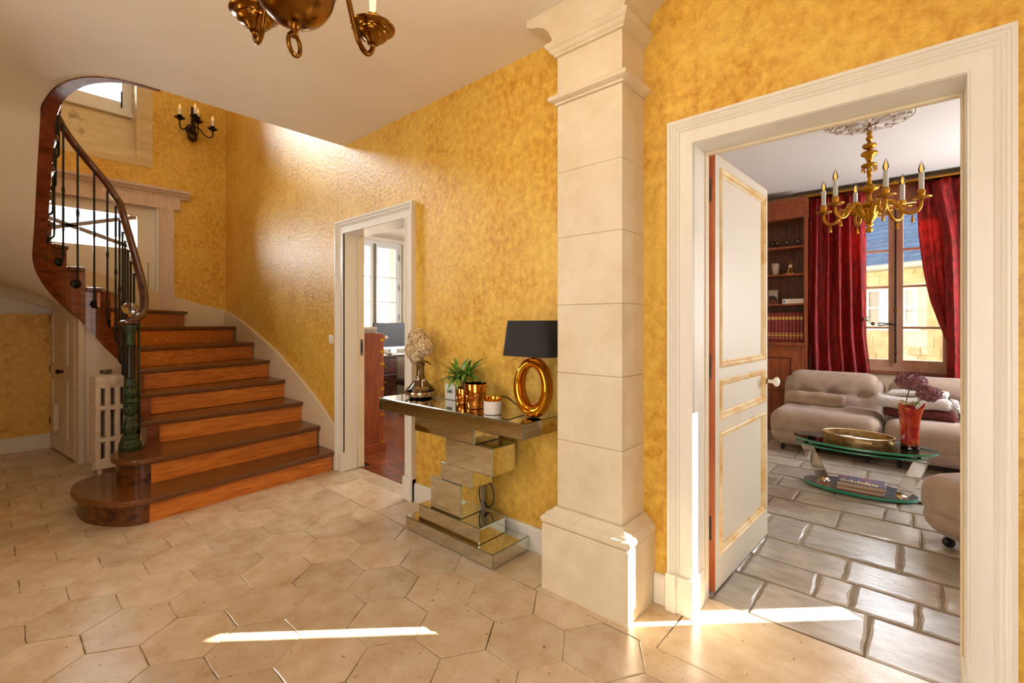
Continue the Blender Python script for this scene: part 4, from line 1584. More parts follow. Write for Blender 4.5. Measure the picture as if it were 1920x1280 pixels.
px_, py_ = -2.215, 2.035
pot('small_copper_pot', 'small copper glass pot holding the spiky green plant', px_, py_, .043, .047, .102)
MB_soil = MB().lathe([(.042, 0), (.0005, .004)], (px_, py_, TZ + .088), 16)
tag(MB_soil.build('potting_soil', mat('soil', srgb(40, 28, 20), rough=.95), None), 'dark soil filling the small copper pot', 'soil', kind='stuff')
pot('tall_copper_pot', 'taller tapered copper glass pot in front of the plant', -2.045, 1.985, .052, .072, .150)
pl = thing('spiky_plant', 'green spiky-leaved plant growing out of the small copper pot', 'plant', (px_, py_, TZ + .09))
LEAFG = mat('green_leaf', srgb(62, 112, 36), rough=.4, col2=srgb(128, 176, 60), scale=14, rnd=.25, coords='obj')
MB().tube([(px_, py_, TZ + .085), (px_, py_, TZ + .15)], .010, 8).build('stem', STEM, pl)
for i in range(62):
    crown = (px_ + (-.035 if i % 2 else .055), py_ + (-.01 if i % 2 else -.02), TZ + (.165 if i % 2 else .185))
    a = i * 2.39996
    L_ = random.uniform(.15, .225)
    rise_ = random.uniform(.25, 1.05)
    wid = random.uniform(.009, .015)
    pts = []
    for t in (0, .25, .5, .75, 1):
        d = Vector((math.cos(a), math.sin(a) * .62, 0))
        pts.append(Vector(crown) + d * L_ * t * math.cos(rise_ * .5) + UP * L_ * (rise_ * t - (.45 + .35 * (1 - rise_)) * t * t))
    side = Vector((-math.sin(a), math.cos(a), 0))
    ws = [.35, .9, 1.0, .7, .05]
    vs, fs = [], []
    for p_, w_ in zip(pts, ws):
        p_.y = min(p_.y, 2.13)
        vs += [p_ - side * wid * w_, p_ + UP * -.003 * w_, p_ + side * wid * w_]
    for k in range(4):
        fs += [(k * 3, k * 3 + 1, k * 3 + 4, k * 3 + 3), (k * 3 + 1, k * 3 + 2, k * 3 + 5, k * 3 + 4)]
    MB().add([(v.x, min(v.y, 2.14), v.z) for v in vs], fs).build('leaf', LEAFG, pl, True)
MB().tube([(px_, py_, TZ + .14), (px_ - .035, py_ - .01, TZ + .17)], .006, 6).build('branch', STEM, pl)
MB().tube([(px_, py_, TZ + .14), (px_ + .055, py_ - .02, TZ + .19)], .006, 6).build('branch', STEM, pl)

# ------------------------------------------------------------------ marble candle jar
cx_, cy_ = -1.842, 1.925
cj = thing('candle_jar', 'white marble candle jar with gold rim beside the lamp', 'candle', (cx_, cy_, TZ))
MARB = mat('white_marble', srgb(236, 228, 220), rough=.3, col2=srgb(216, 204, 196), scale=14, stretch=(1, 1, .4), ramp=(.45, .7))
MB().lathe([(.050, 0), (.0525, .002), (.0525, .076), (.049, .076)], (cx_, cy_, TZ + .001), 30).build('jar', MARB, cj, True, auto=40)
MB().lathe([(.0525, .076), (.0528, .090), (.050, .091), (.049, .080), (.046, .070), (.0005, .069)], (cx_, cy_, TZ + .001), 30).build('gold_rim', GOLDC, cj, True, auto=40)
# ------------------------------------------------------------------ brass chandelier in the hall
AXH = Vector((-1.268, .55, 0))
hc = thing('brass_chandelier', 'old brass globe chandelier hanging near the camera at the top edge', 'chandelier', (AXH.x, AXH.y, 2.08))
BZ = 2.262
MB().ball((AXH.x, AXH.y, BZ), .104, 32, 20, (1, 1, 1.02)).build('globe', BRASS, hc, True)
MB().lathe([(.104, -.003), (.108, 0), (.104, .003)], (AXH.x, AXH.y, BZ), 32).build('globe_band', BRASS, hc, True)
MB().lathe([(.011, 0), (.009, .012), (.011, .022), (.018, .034), (.026, .040)], (AXH.x, AXH.y, 2.125), 16).build('bottom_finial', BRASS, hc, True)
ring = [(AXH.x - .024 * math.cos(a) * .495, AXH.y + .024 * math.cos(a) * .868, 2.103 + .028 * math.sin(a)) for a in [2 * PI * i / 20 for i in range(20)]]
MB().tube(ring, .006, 8, close=True).build('pull_ring', BRASS, hc, True)
MB().lathe([(.03, 0), (.05, .02), (.03, .05), (.02, .07), (.035, .10), (.02, .13), (.03, .18), (.045, .22), (.02, .26), (.012, .32), (.012, .56), (.03, .58), (.05, .60)], (AXH.x, AXH.y, 2.36), 20).build('stem', BRASS, hc, True)
fwd2 = Vector((-.6607, .7507, 0))
rgt2 = Vector((.7507, .6607, 0))
BULB = mat('candle_bulb', srgb(240, 206, 160), rough=.15, emit=srgb(255, 190, 120), estr=.45)
CAND = mat('candle_sleeve', srgb(240, 232, 214), rough=.5)
for i in range(5):
    a = math.radians(25 + 72 * i)
    d = fwd2 * math.cos(a) + rgt2 * math.sin(a)
    def at(r, z):
        return (AXH.x + d.x * r, AXH.y + d.y * r, z)
    pth = smooth_path([at(.04, 2.41), at(.10, 2.47), at(.165, 2.44), at(.20, 2.34), at(.235, 2.252), at(.275, 2.225), at(.302, 2.252), at(.305, 2.29)], 5)
    ar = MB().tube(pth, .0085, 10).build('arm', BRASS, hc, True)
    c = at(.305, 2.275)
    MB().lathe([(.012, -.004), (.020, -.002), (.021, .006), (.027, .008), (.028, .013), (.040, .016), (.049, .025), (.051, .036), (.048, .042), (.066, .045), (.072, .049), (.072, .052), (.050, .050), (.03, .046), (.014, .050), (.011, .066), (.022, .076), (.024, .084), (.020, .092), (.012, .096)], c, 26).build('drip_pan', BRASS, ar, True)
    MB().lathe([(.0115, 0), (.0115, .085)], (c[0], c[1], c[2] + .094), 14).build('candle_sleeve', CAND, ar, True, auto=40)
    MB().lathe([(.008, 0), (.015, .012), (.017, .026), (.010, .048), (.003, .068), (.0005, .076)], (c[0], c[1], c[2] + .179), 14).build('bulb', BULB, ar, True)
    lt = bpy.data.lights.new('chandelier_bulb', 'POINT')
    lt.energy = 4
    lt.color = (1.0, .80, .56)
    lt.shadow_soft_size = .03
    lo_ = bpy.data.objects.new('chandelier_bulb', lt)
    COL.objects.link(lo_)
    lo_.location = (c[0], c[1], c[2] + .27)

# ------------------------------------------------------------------ wall sconce in the stairwell
scn = thing('wall_sconce', 'dark iron four-candle wall sconce high in the stairwell', 'sconce', (-7.10, 1.75, 3.70))
DK = mat('dark_bronze', srgb(44, 28, 20), rough=.35, metal=.7)
sx = -7.02
MB().ball((sx, 1.75, 3.745), .060, 16, 10).build('globe', mat('sconce_globe', srgb(80, 64, 36), rough=.2, metal=.9), scn, True)
MB().lathe([(.004, 0), (.012, .012), (.02, .03)], (sx, 1.75, 3.675), 12).build('bottom_drop', DK, scn, True)
MB().lathe([(.02, 0), (.034, .02), (.02, .05), (.034, .08), (.02, .11), (.014, .2), (.02, .22), (.014, .30), (.02, .33), (.0005, .35)], (sx, 1.75, 3.79), 14).build('stem', DK, scn, True)
MB().lathe([(.05, 0), (.05, .01), (.03, .02)], (-7.12, 1.75, 3.85), 16, (1, 0, 0)).build('wall_plate', DK, scn, True)
MB().tube([(-7.11, 1.75, 3.85), (sx, 1.75, 3.85)], .012, 8).build('wall_arm', DK, scn)
for (dx, dy, dz) in ((.13, -.165, 0), (.20, -.02, .035), (.04, .05, .05), (.06, .21, -.005)):
    cx2, cy2, cz2 = sx + dx, 1.75 + dy, 3.90 + dz
    def mixp(t, z):
        return (lerp(sx, cx2, t), lerp(1.75, cy2, t), z)
    ar = MB().tube(smooth_path([mixp(.02, 3.86), mixp(.3, 3.875), mixp(.6, 3.80), mixp(.85, 3.775), mixp(1, 3.81), mixp(1, cz2)], 5), .0075, 8).build('arm', DK, scn, True)
    MB().lathe([(.010, -.03), (.03, -.012), (.056, .0), (.058, .004), (.02, .002), (.012, .02), (.026, .028), (.028, .036), (.012, .04)], (cx2, cy2, cz2), 16).build('drip_pan', DK, ar, True)
    MB().lathe([(.018, 0), (.018, .075)], (cx2, cy2, cz2 + .036), 12).build('candle_sleeve', CAND, ar, True, auto=40)
    MB().lathe([(.012, 0), (.018, .014), (.012, .04), (.003, .062), (.0005, .068)], (cx2, cy2, cz2 + .111), 12).build('bulb', BULB, ar, True)
# ------------------------------------------------------------------ salon: bookcase
bc = thing('bookcase', 'tall mahogany bookcase with open shelves over panelled doors', 'bookcase', (-1.7, 6.6, 0))
BX0, BX1, BYF, BYB = -2.38, -1.032, 6.53, 6.79
MB().box(BX0, BX1, BYB - .02, BYB, 1.08, 2.68).build('back_board', BOOKD, bc)
MB().box(BX0, BX0 + .03, BYF, BYB, 1.08, 2.68).build('side_board', BOOKW, bc)
MB().box(BX1 - .012, BX1 + .012, BYF, BYB, 1.08, 2.68).build('side_board', BOOKW, bc)
for z in (2.30, 1.962, 1.593):
    MB().box(BX0 + .03, BX1 - .012, BYF + .015, BYB - .02, z - .022, z).build('shelf', BOOKW, bc, bevel=.003)
MB().prism([(BYF, 2.64), (BYF - .01, 2.64), (BYF - .01, 2.70), (BYF - .025, 2.715), (BYF - .025, 2.74), (BYF - .05, 2.765), (BYF - .05, 2.79), (BYF - .085, 2.82), (BYF - .085, 2.868), (BYB, 2.868), (BYB, 2.64)], BX0, BX1 + .02, 'yz').build('cornice', BOOKW, bc)
MB().box(BX0, BX1 + .02, BYF - .035, BYB, 1.075, 1.118).build('ledge', BOOKW, bc, bevel=.006)
MB().box(BX0, BX1 + .01, BYF - .005, BYB, .08, 1.075).build('lower_carcass', BOOKW, bc)
MB().box(BX0, BX1 + .02, BYF - .03, BYB, .0, .10).build('plinth', BOOKW, bc, bevel=.004)
for a, b in ((-2.34, -1.74), (-1.66, -1.09)):
    mb = MB()
    mb.box(a, a + .085, BYF - .025, BYF - .004, .14, 1.02)
    mb.box(b - .085, b, BYF - .025, BYF - .004, .14, 1.02)
    for z0, z1 in ((.14, .23), (.93, 1.02), (.52, .60)):
        mb.box(a + .085, b - .085, BYF - .025, BYF - .004, z0, z1)
    dr = mb.build('cabinet_door', BOOKW, bc, bevel=.003)
    for z0, z1 in ((.23, .52), (.60, .93)):
        MB().box(a + .10, b - .10, BYF - .018, BYF - .004, z0 + .015, z1 - .015).build('door_panel', BOOKW, dr, bevel=.008)

# red bound volumes
REDB = mat('red_book_cloth', srgb(126, 28, 30), rough=.45, rnd=.12)
GOLDB = mat('gold_tooling', srgb(206, 158, 84), rough=.4, metal=.4)
src = None
names_ = ['leftmost', 'second', 'third', 'fourth', 'fifth', 'sixth', 'seventh', 'eighth', 'ninth', 'tenth']
for i in range(10):
    x = -1.428 + .0392 * i
    if src is None:
        src = thing('red_book', 'x', 'book', (x, 6.62, 1.119), 'red bound volumes on the lowest bookcase shelf')
        kids = [MB().rbox((x, 6.645, 1.119 + .183), (.0165, .085, .181), .006, 4).build('cover', REDB, src, True)]
        MB_ = kids[0]
        for z0, z1 in ((.275, .315), (.10, .112), (.07, .09), (.045, .052)):
            kids.append(MB().box(x - .0160, x + .0160, 6.5585, 6.562, 1.119 + z0, 1.119 + z1).build('gilt_band', GOLDB, src))
        cur = src
    else:
        cur = clone(src, (x, 6.62, 1.119))
        for k in kids:
            clone(k, WO[k.name] + Vector((x + 1.428, 0, 0)), cur)
    cur['label'] = 'red leather bound volume with gilt bands, %s from the left in the row' % names_[i]

# glass globes, tumbler, figurine, box, frame
GLOB = glass('clear_shelf_glass', (.97, .95, .92), .07)
g0 = None
for i, x in enumerate((-1.408, -1.352, -1.250, -1.130)):
    if g0 is None:
        g0 = thing('glass_goblet', 'x', 'goblet', (x, 6.65, 2.30), 'glass goblets on the top shelf')
        gk = [MB().ball((x, 6.65, 2.30 + .066), .034, 16, 10).build('bowl', GLOB, g0, True),
              MB().lathe([(.022, 0), (.020, .003), (.005, .008), (.004, .030), (.008, .036)], (x, 6.65, 2.301), 14).build('stem_and_foot', GLOB, g0, True)]
        c_ = g0
    else:
        c_ = clone(g0, (x, 6.65, 2.30))
        for k in gk:
            clone(k, WO[k.name] + Vector((x + 1.408, 0, 0)), c_)
    c_['label'] = 'round clear glass goblet on the top bookcase shelf, %s of four' % ('leftmost', 'second from the left', 'third from the left', 'rightmost')[i]
tb = MB().lathe([(.030, 0), (.033, .004), (.046, .145), (.044, .145), (.030, .008), (.0005, .007)], (-1.372, 6.65, 1.963), 18)
tag(tb.build('frosted_tumbler', mat('frosted_glass', srgb(196, 176, 148), rough=.35, spec=.6), None, True), 'frosted flared glass tumbler on the middle bookcase shelf', 'tumbler')
fg = thing('gilt_mantel_clock', 'small gilt figural clock on the middle bookcase shelf', 'clock', (-1.21, 6.65, 1.962))
MB().rbox((-1.21, 6.65, 1.973), (.046, .030, .010), .006, 4).build('base', GILT, fg, True)
MB().tube(smooth_path([(-1.232, 6.65, 1.98), (-1.224, 6.65, 2.03), (-1.205, 6.645, 2.07), (-1.20, 6.65, 2.10)], 4), [.010] * 5 + [.014] * 5 + [.009] * 3, 8).build('figure_body', GILT, fg, True)
MB().tube(smooth_path([(-1.20, 6.65, 2.09), (-1.225, 6.645, 2.105), (-1.20, 6.65, 2.135)], 4), .006, 6).build('raised_arm', GILT, fg, True)
MB().ball((-1.192, 6.65, 2.122), .013, 10, 6).build('head', GILT, fg, True)
MB().tube([(-1.19, 6.65, 1.98), (-1.196, 6.645, 2.05)], .009, 8).build('leg', GILT, fg, True)
MB().lathe([(.021, 0), (.023, .004), (.021, .012), (.0005, .014)], (-1.206, 6.635, 2.062), 16, (0, -1, 0)).build('dial', mat('enamel_dial', srgb(232, 224, 206), rough=.2), fg, True)
wb_ = thing('white_box', 'long flat white box lying on the shelf above the red books', 'box', (-1.16, 6.65, 1.593))
MB().box(-1.283, -1.034, 6.57, 6.73, 1.594, 1.652).build('box_body', mat('white_card', srgb(236, 226, 214), rough=.5), wb_, bevel=.003)
MB().box(-1.274, -1.250, 6.5685, 6.5705, 1.610, 1.640).build('blue_mark', mat('blue_print', srgb(76, 120, 170), rough=.5), wb_)
MB().box(-1.060, -1.042, 6.5685, 6.5705, 1.608, 1.642).build('gold_mark', GOLDB, wb_)
MB().box(-1.225, -1.10, 6.5685, 6.5705, 1.622, 1.628).build('print_line', mat('grey_print', srgb(190, 180, 168), rough=.5), wb_)
pf = thing('framed_picture', 'small leaning picture with a pale arch at the left end of the shelf', 'picture', (-1.40, 6.67, 1.593))
MB().box(-1.46, -1.352, 6.67, 6.682, 1.594, 1.775).build('backing', mat('picture_grey', srgb(176, 168, 156), rough=.5), pf, bevel=.002)
MB().prism([(-1.455, 1.60), (-1.356, 1.60), (-1.358, 1.66), (-1.375, 1.69), (-1.41, 1.705), (-1.455, 1.70)], 6.667, 6.67, 'xz').build('dark_motif', mat('picture_dark', srgb(60, 34, 28), rough=.5), pf)
MB().prism([(-1.44, 1.605), (-1.362, 1.605), (-1.366, 1.635), (-1.40, 1.648), (-1.44, 1.64)], 6.665, 6.6675, 'xz').build('red_motif', mat('picture_red', srgb(140, 60, 40), rough=.5), pf)

# ------------------------------------------------------------------ curtains
def velvet(name, a, b, tr):
    m = mat(name, a, rough=.55, col2=b, scale=9, stretch=(4, 4, 1.4), detail=10, ramp=(.40, .62), sheen=.15, bump=.25, bscale=40)
    nt = m.node_tree
    N, L = nt.nodes, nt.links
    p = N['Principled BSDF']
    p.inputs['Sheen Tint'].default_value = (1, .35, .3, 1)
    t = N.new('ShaderNodeBsdfTranslucent')
    t.inputs['Color'].default_value = (.75, .08, .05, 1)
    mx = N.new('ShaderNodeMixShader')
    mx.inputs['Fac'].default_value = tr
    L.new(p.outputs[0], mx.inputs[1])
    L.new(t.outputs[0], mx.inputs[2])
    L.new(mx.outputs[0], N['Material Output'].inputs['Surface'])
    return m


VEL = velvet('crimson_velvet', srgb(92, 6, 12), srgb(190, 34, 34), .25)


def drape(mb, xl, xr, z0, z1, y0, nf, amp, nz=40, ph=0.0, head=True, nu=None):
    nu = nu or nf * 10
    vs, fs = [], []
    for j in range(nz + 1):
        z = lerp(z1, z0, j / nz)
        a, b = xl(z), xr(z)
        for i in range(nu + 1):
            u = i / nu
            w = 2 * PI * nf * u + ph + .5 * math.sin(6 * u + z * .8) + .25 * math.sin(z * 2.3 + i * .05)
            am = amp * (.75 + .25 * math.sin(9 * u + 1.3 * z))
            if head:
                am *= .5 + .5 * min(1, (z1 - z) / .25)
            y = y0 + am * math.sin(w) + .012 * math.sin(2 * w + z)
            zz = z
            if head and j == 0:
                zz = z + .012 * math.cos(w * 1.0) + .010
            vs.append((a + (b - a) * u + .006 * math.sin(2 * w), y, zz))
    for j in range(nz):
        for i in range(nu):
            q = j * (nu + 1) + i
            fs.append((q, q + 1, q + nu + 2, q + nu + 1))
    return mb.add(vs, fs)


def thick(o, t=.006):
    s_ = o.modifiers.new('thick', 'SOLIDIFY')
    s_.thickness = t
    return o


cl = thing('velvet_curtain', 'crimson velvet curtain hanging between bookcase and window', 'curtain', (-.75, 6.55, .02), 'salon curtains')
thick(drape(MB(), lambda z: -1.012 + .008 * math.sin(z * 3), lambda z: interp(z, [0, .8, 1.2, 2.85], [-.40, -.42, -.46, -.465]), .02, 2.85, 6.665, 5, .056).build('drape', VEL, cl, True))
cr = thing('velvet_curtain', 'crimson velvet curtain swept aside at the right of the salon window', 'curtain', (.4, 6.55, .02), 'salon curtains')
thick(drape(MB(), lambda z: interp(z, [0, .8, 1.14, 1.35, 1.6, 1.9, 2.3, 2.85], [.24, .235, .222, .155, .085, .035, -.005, -.03]), lambda z: interp(z, [0, 1.1, 2.0, 2.85], [.40, .42, .50, .55]), .02, 2.86, 6.715, 4, .026).build('swept_drape', VEL, cr, True))
thick(drape(MB(), lambda z: interp(z, [0, 1.1, 2.2, 2.85], [.225, .222, .19, .10]), lambda z: .80, .02, 2.86, 6.65, 5, .040, ph=1.0).build('front_drape', VEL, cr, True))
rod = thing('curtain_rail', 'slim gilt curtain rail fixed below the salon ceiling', 'curtain rail', (-.2, 6.6, 2.88))
MB().box(-1.02, .85, 6.60, 6.74, 2.882, 2.900).build('rail', GILT, rod, bevel=.003)
for x in (-1.0, -.2, .6):
    MB().box(x - .015, x + .015, 6.60, 6.795, 2.90, 2.915).build('bracket', GILT, rod)
MB().lathe([(.0005, 0), (.026, .006), (.030, .02), (.02, .034), (.0005, .036)], (-.452, 6.63, 1.40), 14, (.4, -1, 0), flute=6, famp=.12).build('tie_back_tassel', mat('silver_tassel', srgb(190, 180, 160), rough=.4, metal=.5), cl, True)

# ------------------------------------------------------------------ ceiling rose and gilt chandelier
CH = Vector((-.295, 4.62, 0))
ros = thing('ceiling_rose', 'round white plaster rose with leaf ornament on the salon ceiling', 'ceiling rose', (CH.x, CH.y, 2.93))
PLAS = mat('plaster_ornament', srgb(222, 212, 204), rough=.8, col2=srgb(186, 170, 158), scale=14, ramp=(.4, .6))
MB().lathe([(.0005, -.030), (.05, -.030), (.07, -.022), (.13, -.018), (.20, -.020), (.235, -.014), (.245, -.022), (.262, -.022), (.270, -.012), (.282, -.016), (.292, -.008), (.296, -.001)], (CH.x, CH.y, 2.97), 48).build('rose_disc', PLAS, ros, True, auto=40)
lf = None
for i in range(12):
    a = 2 * PI * i / 12
    if lf is None:
        mb = MB()
        for (r, w, l, dz) in ((.11, .026, .055, -.030), (.19, .034, .035, -.028)):
            mb.rbox((CH.x + r, CH.y, 2.97 + dz), (l, w, .012), .011, 4, fn=lambda x, y, z: (x, y * (1 - .35 * x / .05), z - .006 * math.cos(y * 160)))
        mb.ball((CH.x + .252, CH.y, 2.948), .012, 8, 6)
        mb.ball((CH.x + .225, CH.y + .04, 2.95), .022, 8, 6, (1, 1.3, .6))
        lf = mb.build('acanthus_leaf', PLAS, ros, True, origin=(CH.x, CH.y, 2.97))
    else:
        clone(lf, (CH.x, CH.y, 2.97), ros, rot=(0, 0, a))
sch = thing('gilt_chandelier', 'six-arm gilt bronze chandelier hanging in the salon', 'chandelier', (CH.x, CH.y, 2.07))
mb = MB()
for i, z in enumerate((2.925, 2.895)):
    rg = [(CH.x + .016 * math.cos(a) * (1 if i else 0.2), CH.y + .016 * math.cos(a) * (.2 if i else 1), z + .022 * math.sin(a)) for a in [2 * PI * k / 14 for k in range(14)]]
    mb.tube(rg, .004, 6, close=True)
mb.build('chain', BRASS, sch, True)


def lz(name, prof, z, fl=0, fa=0.0, seg=24):
    return MB().lathe(prof, (CH.x, CH.y, z), seg, flute=fl, famp=fa).build(name, GILT, sch, True)


lz('top_loop', [(.008, 0), (.020, .010), (.022, .03), (.012, .045), (.018, .055), (.016, .075), (.006, .085)], 2.79, 6, .08)
lz('upper_knop', [(.012, 0), (.034, .012), (.046, .028), (.042, .042), (.014, .052), (.010, .064)], 2.725, 12, .06)
lz('vase_knop', [(.010, 0), (.018, .012), (.022, .028), (.030, .045), (.052, .060), (.054, .072), (.044, .084), (.014, .094), (.010, .11)], 2.625, 12, .06)
lz('tasselled_canopy', [(.014, 0), (.020, .02), (.016, .045), (.018, .06), (.050, .064), (.052, .080), (.030, .090), (.010, .098)], 2.528, 12, .03)
for i in range(8):
    a = 2 * PI * i / 8
    MB().lathe([(.0005, 0), (.007, .006), (.005, .022), (.003, .026), (.005, .034), (.0005, .042)], (CH.x + .046 * math.cos(a), CH.y + .046 * math.sin(a), 2.552), 8).build('canopy_tassel', GILT, sch, True)
lz('middle_stem', [(.012, 0), (.016, .02), (.010, .05), (.016, .07), (.014, .085)], 2.445, 0)
lz('middle_cup', [(.014, 0), (.034, .018), (.058, .030), (.062, .044), (.052, .050), (.030, .056), (.032, .072), (.012, .080)], 2.375, 12, .05)
lz('lower_neck', [(.014, 0), (.018, .03), (.012, .05), (.016, .08)], 2.30, 0)
lz('lower_knop', [(.016, 0), (.046, .015), (.052, .030), (.044, .044), (.020, .056)], 2.265, 12, .06)
lz('bowl', [(.0005, 0), (.020, .004), (.024, .018), (.040, .040), (.060, .075), (.066, .10), (.054, .125), (.030, .14), (.018, .145)], 2.135, 12, .05)
lz('pendant', [(.0005, 0), (.018, .008), (.025, .026), (.018, .042), (.008, .05), (.030, .062), (.012, .075)], 2.065, 6, .06)
BULC = glass('clear_bulb_glass', (1.0, .90, .74), .12)
FIL = mat('filament', srgb(255, 190, 90), rough=.4, emit=srgb(255, 176, 80), estr=1.2)
for i in range(6):
    a = math.radians(80 + 60 * i)
    d = fwd2 * math.cos(a) + rgt2 * math.sin(a)
    def at(r, z):
        return (CH.x + d.x * r, CH.y + d.y * r, z)
    pth = smooth_path([at(.05, 2.20), at(.085, 2.265), at(.125, 2.29), at(.165, 2.262), at(.185, 2.235), at(.225, 2.185), at(.272, 2.178), at(.305, 2.21), at(.312, 2.26)], 5)
    rs = [interp(k / (len(pth) - 1), [0, .2, .45, .6, 1], [.018, .022, .013, .012, .011]) for k in range(len(pth))]
    ar = MB().tube(pth, rs, 10).build('arm', GILT, sch, True)
    MB().tube(smooth_path([at(.165, 2.262), at(.19, 2.285), at(.205, 2.262), at(.19, 2.25)], 4), .008, 8).build('leaf_scroll', GILT, ar, True)
    c = at(.312, 2.262)
    MB().lathe([(.010, 0), (.018, .006), (.040, .012), (.060, .018), (.062, .024), (.048, .025), (.018, .022), (.014, .032), (.022, .046), (.024, .070), (.020, .078)], c, 20).build('drip_pan', GILT, ar, True)
    MB().lathe([(.0165, 0), (.0165, .125), (.012, .128)], (c[0], c[1], c[2] + .075), 14).build('candle_sleeve', mat('pale_candle_sleeve', srgb(214, 216, 212), rough=.5), ar, True, auto=40)
    MB().lathe([(.010, 0), (.017, .012), (.020, .028), (.014, .055), (.005, .080), (.0005, .092)], (c[0], c[1], c[2] + .202), 14).build('bulb', BULC, ar, True)
    MB().lathe([(.003, 0), (.008, .012), (.009, .03), (.005, .05), (.0005, .062)], (c[0], c[1], c[2] + .206), 8).build('filament', FIL, ar, True)
    e = at(.262, 2.175)
    MB().lathe([(.011, 0), (.009, .018), (.006, .026), (.010, .034), (.004, .044), (.002, .062)], (e[0], e[1], e[2] - .068), 10).build('tassel', GILT, ar, True)

# ------------------------------------------------------------------ modular sofas
FAB = mat('taupe_velour', srgb(178, 156, 140), rough=.75, col2=srgb(164, 142, 127), scale=9, detail=6, sheen=.35, bump=.12, bscale=120)


def seat_fn(x, y, z):
    # cushion bulge, tufts on top
    h = .12
    if z > 0:
        z += .018 * math.cos(x * 3.0) * math.cos(y * 3.0)
        for bx in (-.24, 0, .24):
            for by in (-.05,):
                z -= .028 * math.exp(-((x - bx) ** 2 + (y - by) ** 2) / .006)
        z -= .010 * math.exp(-((y + .05) / .05) ** 2)
    if y < 0:
        s_ = abs(z + .04)
        y += .022 * math.exp(-(s_ / .022) ** 2)       # piping groove along the front
    if z < -.05:
        k = (-.05 - z) / .12
        y *= 1 - .05 * max(0, k)
        x *= 1 - .05 * max(0, k)
    return x, y, z


def back_fn(x, y, z):
    hx, hz, R = .47, .30, .17
    dx, dz = abs(x) - (hx - R), z - (hz - R)
    if dx > 0 and dz > 0:
        d = math.hypot(dx, dz)
        k = max(dx, dz) / d
        x = math.copysign(hx - R + dx * k, x)
        z = hz - R + dz * k
    if y < 0:
        zb = .065
        for bx in (-.26, 0, .27):
            y += .042 * math.exp(-((x - bx) ** 2 + (z - zb) ** 2) / .0034)
        y += .020 * math.exp(-((z - zb) / .024) ** 2)
        y -= .022 * math.cos(x * 2.6) * math.cos((z - .15) * 5)
    y += (z + .2) * .16
    return x, y, z


def sofa(label, cx, cy, rot=0.0):
    R = Matrix.Rotation(rot, 3, 'Z')
    g = thing('sofa_module', label, 'sofa', (cx, cy, 0), 'low taupe velour sofa modules')

    def tr(mb):
        mb.v = [tuple(R @ Vector(v) + Vector((cx, cy, 0))) for v in mb.v]
        return mb
    tr(MB().rbox((0, -.03, .25), (.475, .44, .185), .115, 40, fn=seat_fn)).build('seat', FAB, g, True)
    tr(MB().rbox((0, .31, .50), (.47, .11, .30), .09, 44, fn=back_fn)).build('backrest', FAB, g, True)
    for bx in (-.26, 0, .27):
        tr(MB().ball((bx, .226, .567), .010, 8, 5)).build('button', mat('taupe_button', srgb(120, 98, 82), rough=.7), g, True)
    for sx_ in (-.36, .36):
        for sy_ in (-.34, .34):
            tr(MB().lathe([(.0005, -.016), (.028, -.016), (.030, 0), (.028, .016), (.0005, .016)], (sx_, sy_, .030), 12, (1, 0, 0))).build('castor', BLACK, g, True)
            tr(MB().tube([(sx_, sy_, .03), (sx_, sy_, .09)], .012, 8)).build('castor_stem', BLACK, g)
    return g


sofa('tufted taupe sofa module with the long cushion, before the bookcase and window', -.738, 6.0)
sofa('tufted taupe sofa module carrying the folded throws, under the window', .222, 6.0)
sofa('taupe sofa module nearest the doorway, set at an angle by the glass table', .63, 3.84, math.radians(-43))
PIL = mat('taupe_cushion_cloth', srgb(182, 162, 146), rough=.85, bump=.15, bscale=200, col2=srgb(164, 138, 118), scale=8)


def pillow(label, c, h, rot, name='cushion', m=PIL, r=.04):
    def fn(x, y, z):
        e = max(0, abs(x) / h[0] - .55)
        return x, y, z * (1 - .35 * e) + .006 * math.sin(x * 30)
    return tag(MB().rbox(c, h, r, 16, rot, fn).build(name, m, None, True), label, 'cushion')


pillow('long taupe cushion lying on the sofa module by the bookcase', (-.872, 6.085, .512), (.29, .075, .072), math.radians(-3))
pillow('taupe cushion leaning at the right end of the sofa beside the throws', (.44, 6.02, .53), (.17, .06, .10), math.radians(-28))
BURG = mat('burgundy_boucle', srgb(86, 34, 34), rough=.95, col2=srgb(124, 56, 52), scale=110, ramp=(.4, .6), bump=1.0, bscale=120)
WOOL = mat('white_wool_throw', srgb(226, 220, 216), rough=.95, col2=srgb(204, 198, 196), scale=60, bump=.8, bscale=70, stretch=(1, 1, 1))


def fold_fn(x, y, z):
    return x, y, z + .012 * math.sin(x * 14 + y * 6) - .06 * max(0, -x - .12)


tag(MB().rbox((.0, 5.93, .492), (.262, .17, .045), .042, 20, 0, lambda x, y, z: (x, y, z + .008 * math.sin(x * 17))).build('burgundy_throw', BURG, None, True), 'folded burgundy boucle throw under the white one on the sofa', 'throw')
wt = thing('white_throw', 'folded white woolly throw on top of the burgundy one on the sofa', 'throw', (-.04, 5.93, .53))
MB().rbox((-.06, 5.93, .595), (.285, .19, .058), .05, 22, math.radians(2), fold_fn).build('folded_layer', WOOL, wt, True)
MB().rbox((-.01, 5.95, .668), (.22, .15, .022), .021, 18, math.radians(-4), lambda x, y, z: (x, y, z + .010 * math.sin(x * 11 + 1) + .05 * max(0, x - .02))).build('upper_fold', WOOL, wt, True)
fr = MB()
for i in range(26):
    yv = 5.77 + .30 * i / 25
    fr.tube([(.225, yv, .62 + random.uniform(-.03, .03)), (.255 + random.uniform(0, .02), yv + random.uniform(-.012, .012), .60 + random.uniform(-.04, .03)), (.262 + random.uniform(0, .02), yv, .57 + random.uniform(-.04, .04))], .006, 5)
f_ = fr.build('fringe', WOOL, wt, True)
f_['kind'] = 'stuff'

